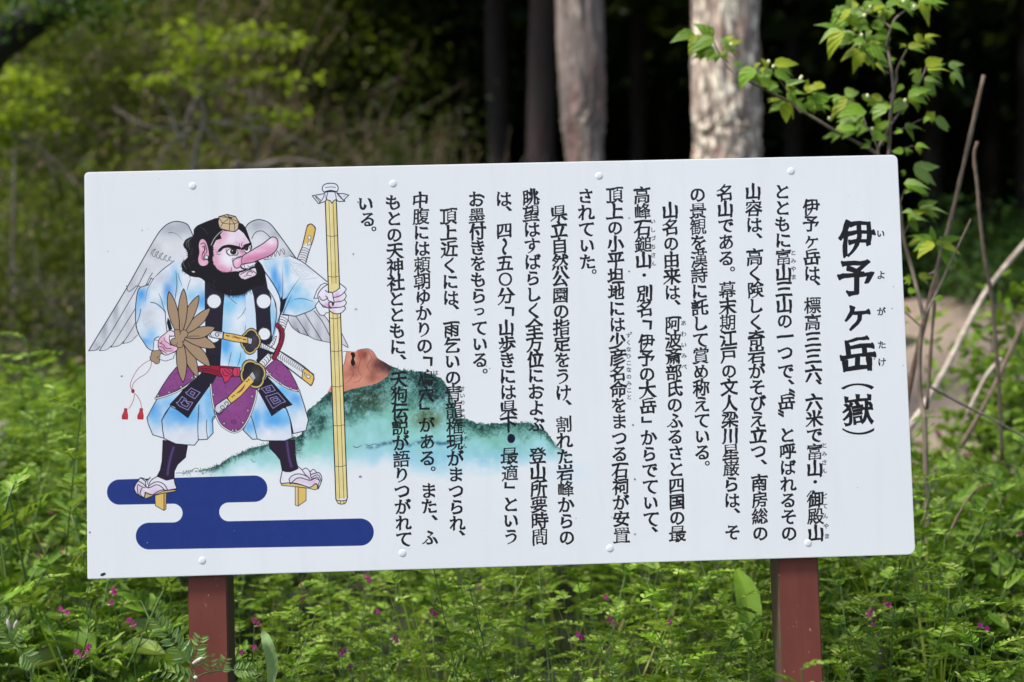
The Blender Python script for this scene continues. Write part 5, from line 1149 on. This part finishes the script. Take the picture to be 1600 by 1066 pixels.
def bare_bush(label,px,y,h,n,mat,seed,r0=.010):
    r=np.random.RandomState(seed); x=at(px,533,y).x; g=float(gz(x,y)); root=empty('bare_bush',(x,y,g),label,'bare bush'); st=Acc()
    tips=branchy(r,np.array([x,y,g]),n,h,.75,st,r0)
    for t_ in tips:
        for q in range(2):
            e=nrm(r.normal(0,1,3)+np.array([0,0,.1]))*r.uniform(.12,.3); st.add(tube(np.stack([t_,t_+e*.5+r.normal(0,.02,3),t_+e]),r0*.3,r0*.1,3))
    link('twigs',st.mesh('twigs',True),mat,root); lf=Acc(); m=420; c=tips[r.randint(0,len(tips),m)]+r.normal(0,.09,(m,3)); lf.add(leaflets(c,nrm(r.normal(0,1,(m,3))),r.normal(0,1,(m,3)),r.uniform(.03,.06,m),r.uniform(.015,.03,m)))
    link('dead_leaves',lf.mesh('dead_leaves'),M_br,root)
bare_bush('bare grey brown bush with tangled twigs beside the board\'s top left corner',75,6.0,1.35,16,M_tw,1)
bare_bush('bare twiggy bush behind the drawn figure\'s head, under the bright sprays',285,6.6,1.5,18,M_tw,2)
bare_bush('bare brown bush halfway between the bright sprays and the dark trunks',455,7.2,1.5,16,M_tw,3)
bare_bush('tall bare thicket of pale brown stems at the upper left',165,8.6,2.6,18,M_stickb,4,.013)
bare_bush('tall bare brown thicket above the bright sprays',330,9.6,3.2,22,M_stickb,5,.014)
bare_bush('thin bare bush in the shade left of the dark trunks',590,7.8,1.4,12,M_tw,6)
def reeds(label,px,y,h,n,seed):
    r=np.random.RandomState(seed); x=at(px,533,y).x; g=float(gz(x,y)); root=empty('reed_clump',(x,y,g),label,'tall grass'); a=Acc()
    for k in range(n):
        o=np.array([x,y,g])+r.normal(0,.09,3)*np.array([1,1,0]); b_=r.rand()*6.28; l=r.uniform(.05,.35); H=h*r.uniform(.75,1.08); t=np.linspace(0,1,7)[:,None]
        a.add(tube(o+UP*H*t*(1-.12*l*t)+np.array([math.cos(b_),math.sin(b_),0])*l*H*t**2.2,.007,.0022,3))
    link('stalks',a.mesh('stalks'),M_stickb,root)
for i,(px,y,h_,t_) in enumerate(((628,8.1,1.95,'leftmost'),(668,8.6,2.1,'second from the left'),(712,8.2,1.9,'third from the left'),(752,8.8,2.1,'fourth from the left'),(790,8.3,1.85,'rightmost'))):
    reeds('clump of dry tan stalks at the foot of the dark trunks, '+t_,px,y,h_,26,90+i)
# leaning dark tree top left
def poly_tree(label,y,path,rads,mat,name='leaning_tree',seg=40,amp=.06,branches=()):
    P=np.array([at(px,py,y+dy) for px,py,dy in path]); root=empty(name,tuple(P[0]),label,'tree'); d=P
    Q_=cr(P,n=6); rr_=np.interp(np.linspace(0,1,len(Q_)),np.linspace(0,1,len(rads)),rads); a=Acc(); V,F=tube(Q_,1,1,14); c=np.repeat(Q_,14,0); s=np.repeat(rr_,14)[:,None]*(1+np.random.RandomState(3).normal(0,amp,(len(V),1))); a.add((c+(V-c)*s,F))
    link('trunk',a.mesh('trunk',True),mat,root)
    for br in branches:
        a=Acc(); a.add(tube(cr(np.array([at(px,py,y+dy) for px,py,dy in br])),rads[-1]*.5,rads[-1]*.15,6)); link('limb',a.mesh('limb',True),mat,root)
poly_tree('leaning almost black trunk crossing the top left corner',5.6,[(-120,260,.2),(-70,140,.1),(-10,68,0),(40,38,0),(90,12,0),(170,-30,0),(260,-90,0)],[.20,.17,.135,.105,.085,.065,.05],M_dk,branches=[[(60,20,0),(110,-5,0),(160,5,0),(200,-20,0)]])
def drape():
    r=np.random.RandomState(17); root=[o for o in bpy.data.objects if o.name=='leaning_tree'][0]; lf=Acc(); m=700
    Q_=cr(np.array([at(px,py,5.45) for px,py in ((-40,60),(20,22),(60,8),(110,-6),(150,12),(190,-10))])); B=Q_[r.randint(0,len(Q_),m)]+r.normal(0,1,(m,3))*np.array([.12,.14,.07])
    lf.add(leaflets(B,nrm(r.normal(0,1,(m,3))-UP*.2),UP+r.normal(0,.5,(m,3)),r.uniform(.04,.07,m),r.uniform(.02,.035,m),.25,.2)); link('foliage',lf.mesh('foliage'),M_dg,root)
drape()
for lb,px,y,w_,h_,mt,n_,sz,sd in (('small ferny bush on the middle of the earth bank',1500,4.6,.4,.22,M_mg,400,.055,32),('dark low bush at the right end of the earth bank\'s back edge',1610,6.9,1.0,.55,M_dg,1700,.065,33)):
    shrub(lb,px,y,w_,h_,mt,n_,sz,seed=sd)
# ------------------------------------------------------------------ the leafy shrub and dead sticks at the right
def leaf_mesh(name,L_=1.,W_=.42,arch=.22,seed=0):
    r=random.Random(seed); n=9; V=[];F=[]
    for i in range(n):
        t=i/(n-1); w_=W_*.58*(math.sin(math.pi*min(t**.66,1))**.85)*(1-t)**.18+.003; w_*=1+(.07 if i%2 else -.05); z=-arch*t*t*1.05+.05*math.sin(t*3)
        for s in (-1,-.5,0,.5,1): V.append((t*L_,s*w_+.02*math.sin(t*5+seed),z+abs(s)*.22*w_*2*.5-.03*abs(s)*t))
    for i in range(n-1):
        for j in range(4): F.append((i*5+j,(i+1)*5+j,(i+1)*5+j+1,i*5+j+1))
    me=npmesh(name,np.array(V),np.array(F),True); return me
def leaf_surface(name,c,c2,tr):
    m=NT(name); v=m.vec((1,1,1)); a=m.noise(4,4,.6,v); vein=m.n('ShaderNodeTexWave',wave_type='BANDS',bands_direction='DIAGONAL'); vein.inputs['Scale'].default_value=3.2; vein.inputs['Distortion'].default_value=.6; m.l(v,vein.inputs['Vector'])
    col=m.mix(a,c,c2); oi=m.n('ShaderNodeObjectInfo'); h=m.n('ShaderNodeHueSaturation'); mr=m.n('ShaderNodeMapRange'); mr.inputs[3].default_value=.75; mr.inputs[4].default_value=1.3; m.l(oi.outputs['Random'],mr.inputs[0]); m.l(mr.outputs[0],h.inputs['Value']); m.l(col,h.inputs['Color'])
    m.color(h.outputs[0]); m.rough(.5); m.b.inputs['Specular IOR Level'].default_value=.3; m.bump(vein.outputs['Fac'],.25,.02); t=m.n('ShaderNodeBsdfTranslucent'); m.l(m.mix(.5,h.outputs[0],(.35,.45,.03)),t.inputs[0]); x=m.n('ShaderNodeMixShader'); x.inputs[0].default_value=tr
    m.l(m.b.outputs[0],x.inputs[1]); m.l(t.outputs[0],x.inputs[2]); m.l(x.outputs[0],m.out.inputs[0]); return m.m
LM={'g':leaf_surface('green_shrub_leaf',(.105,.215,.012),(.155,.27,.020),.45),'y':leaf_surface('yellow_green_leaf',(.26,.33,.016),(.34,.39,.028),.5),'l':leaf_surface('light_green_leaf',(.17,.27,.055),(.22,.32,.08),.4)}
LEAF={}
for k in LM:
    for v in range(3):
        me=leaf_mesh('leaf',1,.40+.05*v,.18+.10*v,v); me.materials.append(LM[k]); LEAF[k,v]=me
M_shr=NT('shrub_bark'); _v=M_shr.vec((6,6,2)); M_shr.color(M_shr.ramp(M_shr.noise(6,4,.6,_v),[(.35,(.10,.072,.055)),(.65,(.20,.155,.12))])); M_shr.rough(.8); M_shr=M_shr.m
def put_leaf(root,a,b,wpx_ratio,kind,r):
    L_=min((b-a).length,.078); wpx_ratio*=1.15; d=(b-a).normalized(); tow=Vector((r.uniform(-.4,.4),-1+r.uniform(-.2,.3),r.uniform(.2,1.5))); d=(d+Vector((0,r.uniform(-.35,.2),0))).normalized()
    y_=tow.cross(d).normalized(); z_=d.cross(y_).normalized()
    if z_.z<0 and r.random()<.75: y_,z_=-y_,-z_
    me=LEAF[kind,r.randrange(3)]; o=link('leaf',me,None,root); o.matrix_parent_inverse=Matrix()
    M=Matrix((d,y_,z_)).transposed().to_4x4(); M.translation=a-Vector(root.location); f_=r.uniform(.82,1.12); o.matrix_basis=M@Matrix.Diagonal((L_*f_,L_*wpx_ratio*f_,L_*.9,1))
def parse(tile,s,kinds): 
    ox,oy,k=tile; out=[]
    for q in s.split(';'):
        q=q.strip()
        if not q: continue
        f=q.split(); x0,y0=map(float,f[0].split(','));x1,y1=map(float,f[1].split(',')); out.append((x0/k+ox,y0/k+oy,x1/k+ox,y1/k+oy,float(f[2])/k,f[3] if len(f)>3 else 'g'))
    return out
LX='290,190 55,330 110;170,160 90,380 45 y;300,180 150,210 70 l;300,150 270,125 40 y;310,260 150,290 60;340,300 250,330 60;370,250 530,270 60;360,320 450,360 80;380,210 465,140 50 y;440,380 530,360 45;590,400 480,510 95;600,390 650,350 50 y;690,400 700,500 90 l;740,380 920,340 70 y;740,450 905,430 85;830,530 950,470 75 l;620,510 760,500 55;690,550 820,590 65;850,590 960,560 65;830,600 930,640 60;970,570 1100,520 60 y;980,640 1060,600 60;1000,680 1095,670 55;830,650 820,810 70 y;800,640 680,690 45;900,660 1000,710 55;1020,640 1159,590 65;520,420 640,480 70;660,430 600,500 50;280,200 200,260 70 l;350,190 420,240 60 l;760,520 700,560 50;1090,680 1159,700 50'
LY='270,200 145,430 60 y;300,230 215,350 100 l;360,250 230,240 70;330,60 255,160 60 y;400,100 310,60 110 l;470,60 330,130 100 l;420,30 520,60 90;560,30 420,20 80;650,40 760,70 70;790,20 1000,50 65;700,50 800,20 80 l;600,170 720,200 55;560,150 470,170 60;590,230 450,260 65;440,330 590,400 100;420,300 560,500 65;400,340 350,490 55 y;420,350 400,430 40 y;360,130 380,210 80 y;470,200 380,180 60;600,400 650,380 60;670,410 700,440 40;720,320 840,290 70 y;710,310 665,285 50 y;830,250 935,225 45 y;760,250 840,270 80 y;790,480 720,475 60;770,560 790,460 90 l;840,440 950,380 65 y;850,470 1000,440 70 y;990,440 1105,480 55 l;1020,480 1105,560 45 l;830,540 965,520 70 l;690,570 640,600 65;780,600 920,620 90;720,640 860,590 65;700,680 610,740 100 l;560,700 470,800 105 l;600,700 500,740 65;540,640 430,700 105 y;420,660 540,640 80;430,730 220,750 95;380,790 230,840 65 l;300,640 190,820 50 y;300,630 390,600 65 l;270,640 190,640 65;370,850 240,870 65;370,850 470,860 75 l;280,880 150,910 28;480,880 560,960 85;560,900 480,930 60;470,970 390,980 55;600,930 550,880 60;700,850 830,830 65;680,870 630,890 45;850,790 900,740 65 y;900,790 1010,860 55 l;860,780 820,810 50;690,1000 620,1010 45;700,1000 760,990 95;770,970 870,975 50;160,560 30,610 60 y;150,640 60,690 65 l;60,700 150,710 55;30,690 90,740 45;520,90 640,60 80 y;450,150 350,200 80;500,20 600,70 80 l;380,20 300,70 80 y;560,110 500,170 60;640,0 560,50 80;470,300 570,340 80;430,270 330,270 80;500,430 600,480 60 y;450,240 520,310 70;620,60 520,90 70;730,20 660,-20 80;850,10 940,20 60;340,100 400,170 80;500,780 540,850 70;330,700 400,760 80;440,840 380,900 70;530,860 590,800 60;320,860 250,820 60'
LZ='75,110 230,100 36 l;110,60 235,120 40 l;80,70 60,60 25;130,200 225,200 34 l;90,235 175,225 34 l;110,215 65,200 30 l;150,310 80,310 32 y;200,330 330,365 52 y;180,320 120,370 34 y;150,310 200,295 28;130,445 185,445 22 y;75,560 110,570 20 y;90,500 130,490 20;110,130 70,140 30;190,330 240,310 28 y;215,520 180,540 20;100,460 70,450 20 y'
M_bud=NT('cream_bud'); M_bud.color((.62,.62,.36)); M_bud.rough(.6); M_bud=M_bud.m
def build_right_shrub():
    r=random.Random(4); Y=.95
    # above the board the leaves stand at Y, same shrub
    b=at(1437,700,Y); g=float(gz(b.x,b.y)); root=empty('leafy_shrub',(b.x,b.y,g),'leafy young shrub with pale green drooping leaves rising behind the board\'s top right corner','shrub')
    cX=(1050,20,4.636);cY=(1250,0,4.263);cZ=(1380,240,2.318)
    stems=[(cZ,'150,960 135,880 132,760 140,620',.0075,.0065),(cZ,'148,600 110,440 75,310 62,200 40,90',.0062,.0055),(cZ,'145,600 200,490 270,340 318,238',.0042,.0026),(cZ,'135,625 80,575 60,560',.003,.002),(cZ,'75,290 105,240 130,205',.002,.001),(cZ,'62,180 80,130 130,90',.002,.001),(cZ,'165,440 190,420 215,330',.004,.003),
     (cY,'560,1200 590,1040 600,850 610,700 625,620 610,480 590,350 580,290 610,180 640,120 700,70',.0062,.003),(cY,'600,1180 520,1020 560,920 600,830',.005,.0045),(cY,'600,660 640,550 645,470 680,390 712,330',.004,.0022),(cY,'605,830 680,730 740,660 780,590 820,500 850,420',.0035,.002),(cY,'590,1180 500,1020 390,955 230,870 100,790 0,730',.0055,.0042),(cX,'940,725 860,650 740,590 620,530 480,460 400,390 340,290 290,190',.0040,.0018),
     (cY,'600,1010 690,990 760,970',.002,.001),(cY,'620,890 700,850 800,800 860,780',.0022,.001),(cY,'590,490 500,420 430,330 390,250 340,180',.003,.0015),(cY,'610,190 540,130 450,90 390,60',.003,.0015),(cY,'440,830 400,720 350,670 290,650',.002,.001),(cY,'520,1000 470,880 380,800',.002,.001),(cX,'640,540 600,450 600,400',.002,.001),(cX,'860,650 830,560 740,440',.002,.001)]
    for (ox,oy,k),s,r0,r1 in stems:
        P=[]; 
        for i,q in enumerate(s.split()):
            x,y=map(float,q.split(',')); P.append(at(x/k+ox,y/k+oy,Y+.02*math.sin(i*1.3)))
        a=Acc(); a.add(tube(cr(np.array(P)),r0,r1,7)); link('branch',a.mesh('branch',True),M_shr,root)
    a=Acc(); p0=np.array(at(1380+150/2.318,240+960/2.318,Y)); a.add(tube(np.stack([[b.x,b.y,g],(p0+[b.x,b.y,g])/2,p0]),.011,.0078,7)); link('branch',a.mesh('branch',True),M_shr,root)
    for tile,s in ((cX,LX),(cY,LY),(cZ,LZ)):
        for (x0,y0,x1,y1,w_,k) in parse(tile,s,None):
            dy=r.uniform(-.10,.12); A=at(x0,y0,Y+dy); B=at(x1,y1,Y+dy); L_=math.hypot(x1-x0,y1-y0)
            put_leaf(root,A,B,max(.8,min(1.4,w_/L_/.45)),k,r)
            for _q in range(3 if r.random()<.6 else 2):   # an extra leaf behind to thicken the cluster
                a_=r.uniform(-1.1,1.1); dx,dz=x1-x0,y1-y0; c,s_=math.cos(a_),math.sin(a_); dy2=Y+dy+r.uniform(.02,.09)
                put_leaf(root,at(x0,y0,dy2),at(x0+(dx*c-dz*s_)*.9,y0+abs(dx*s_+dz*c)*.7*(1 if r.random()<.7 else -1),dy2),r.uniform(.8,1.1),r.choice('gggly'),r)
    bm=bmesh.new(); bmesh.ops.create_icosphere(bm,subdivisions=2,radius=.005); me=bpy.data.meshes.new('bud')
    for v in bm.verts: v.co.z*=1.3
    bm.to_mesh(me); bm.free(); me.materials.append(M_bud)
    for (ox,oy,k),s in ((cX,'735,390 430,230 930,480 250,215 700,355'),(cY,'430,105 410,235 470,45 760,45 450,640 700,670 690,10 10,515 195,790 480,860')):
        for q in s.split():
            x,y=map(float,q.split(',')); o=link('bud',me,None,root); o.matrix_parent_inverse=Matrix(); o.location=at(x/k+ox,y/k+oy,Y-.04)-Vector(root.location)
build_right_shrub()
def stick(label,y,path,r0,r1,mat,name='dead_stick',cat='dead stem',knots=0):
    P=cr(np.array([at(px,py,y+dy) for px,py,dy in path])); root=None; a=Acc(); V,F=tube(P,r0,r1,8); rr_=np.random.RandomState(int(abs(path[0][0]))); c=np.repeat(P,8,0); V=c+(V-c)*(1+.12*rr_.normal(0,1,(len(P),1)).repeat(8,0)); a.add((V,F)); n=a.n
    me=a.mesh(name,True); bm=bmesh.new(); bm.from_mesh(me); bmesh.ops.holes_fill(bm,edges=bm.edges[:],sides=10); bm.to_mesh(me); bm.free(); o=link(name,me,mat); tag(o,label,cat); return o
M_stick=bark_mat('dry_stick',(.09,.062,.045),(.155,.112,.082),(.23,.18,.135),(.28,.23,.18),2.5,.68)
M_cut=NT('bleached_bamboo'); M_cut.color(M_cut.ramp(M_cut.noise(9,4,.6,M_cut.vec((1,1,4))),[(.4,(.26,.205,.155)),(.65,(.46,.40,.33))])); M_cut.rough(.7); M_cut=M_cut.m
stick('tallest dead stick, thick and leaning, right of the leafy shrub',1.15,[(1395,760,0),(1418,620,0),(1450,480,0),(1486,340,0),(1512,230,0),(1537,118,0)],.010,.0055,M_stick)
stick('slender knotted dead stem with a bent top right of the tallest stick',1.3,[(1566,720,0),(1560,590,0),(1550,470,0),(1538,400,0),(1530,330,0),(1527,290,0),(1522,245,0),(1527,222,0)],.0068,.0045,M_stick)
stick('short bent dead stem in front of the tallest stick',1.1,[(1448,640,0),(1458,500,0),(1466,420,0),(1470,370,0)],.006,.004,M_stick)
stick('bleached cut bamboo lying slanted across the weeds right of the board',2.2,[(1405,690,-.6),(1440,640,-.4),(1478,575,0),(1512,508,.2),(1548,445,.3),(1610,370,.5)],0.012,.010,M_cut,'bamboo_cane','cane')
stick('thin tan cane slanting below the bleached bamboo',1.6,[(1500,700,0),(1545,620,0),(1610,480,.2)],.0085,.007,M_stick,'bamboo_cane','cane')
stick('pale broken cane low in the weeds beside the board',1.9,[(1510,650,0),(1540,590,0),(1565,560,0)],.008,.007,M_cut,'bamboo_cane','cane')
stick('grey fallen twig crossing the weeds at the right edge',1.0,[(1455,605,0),(1500,630,0),(1550,655,0),(1612,690,0)],.0048,.003,M_tw,'fallen_twig','twig')
stick('brown broken twig in the weeds right of the board\'s lower corner',.9,[(1476,850,0),(1500,800,0),(1525,765,0),(1552,755,0)],.004,.002,M_stick,'fallen_twig','twig')
stick('weathered brown stump of a stem behind the right post',.7,[(1372,1045,0),(1366,985,0),(1352,935,0)],.018,.012,M_stick,'old_stump','stump')
stick('pale dry stake at the left edge of the view',3.6,[(14,740,0),(6,680,0),(2,660,0)],.03,.035,M_cut,'dry_stake','stake')
stick('fallen dry branch on the bank below the bare grey twigs',7.2,[(365,258,0),(400,262,.2),(450,250,.3),(520,262,.4)],.022,.012,M_tw,'fallen_branch','branch')
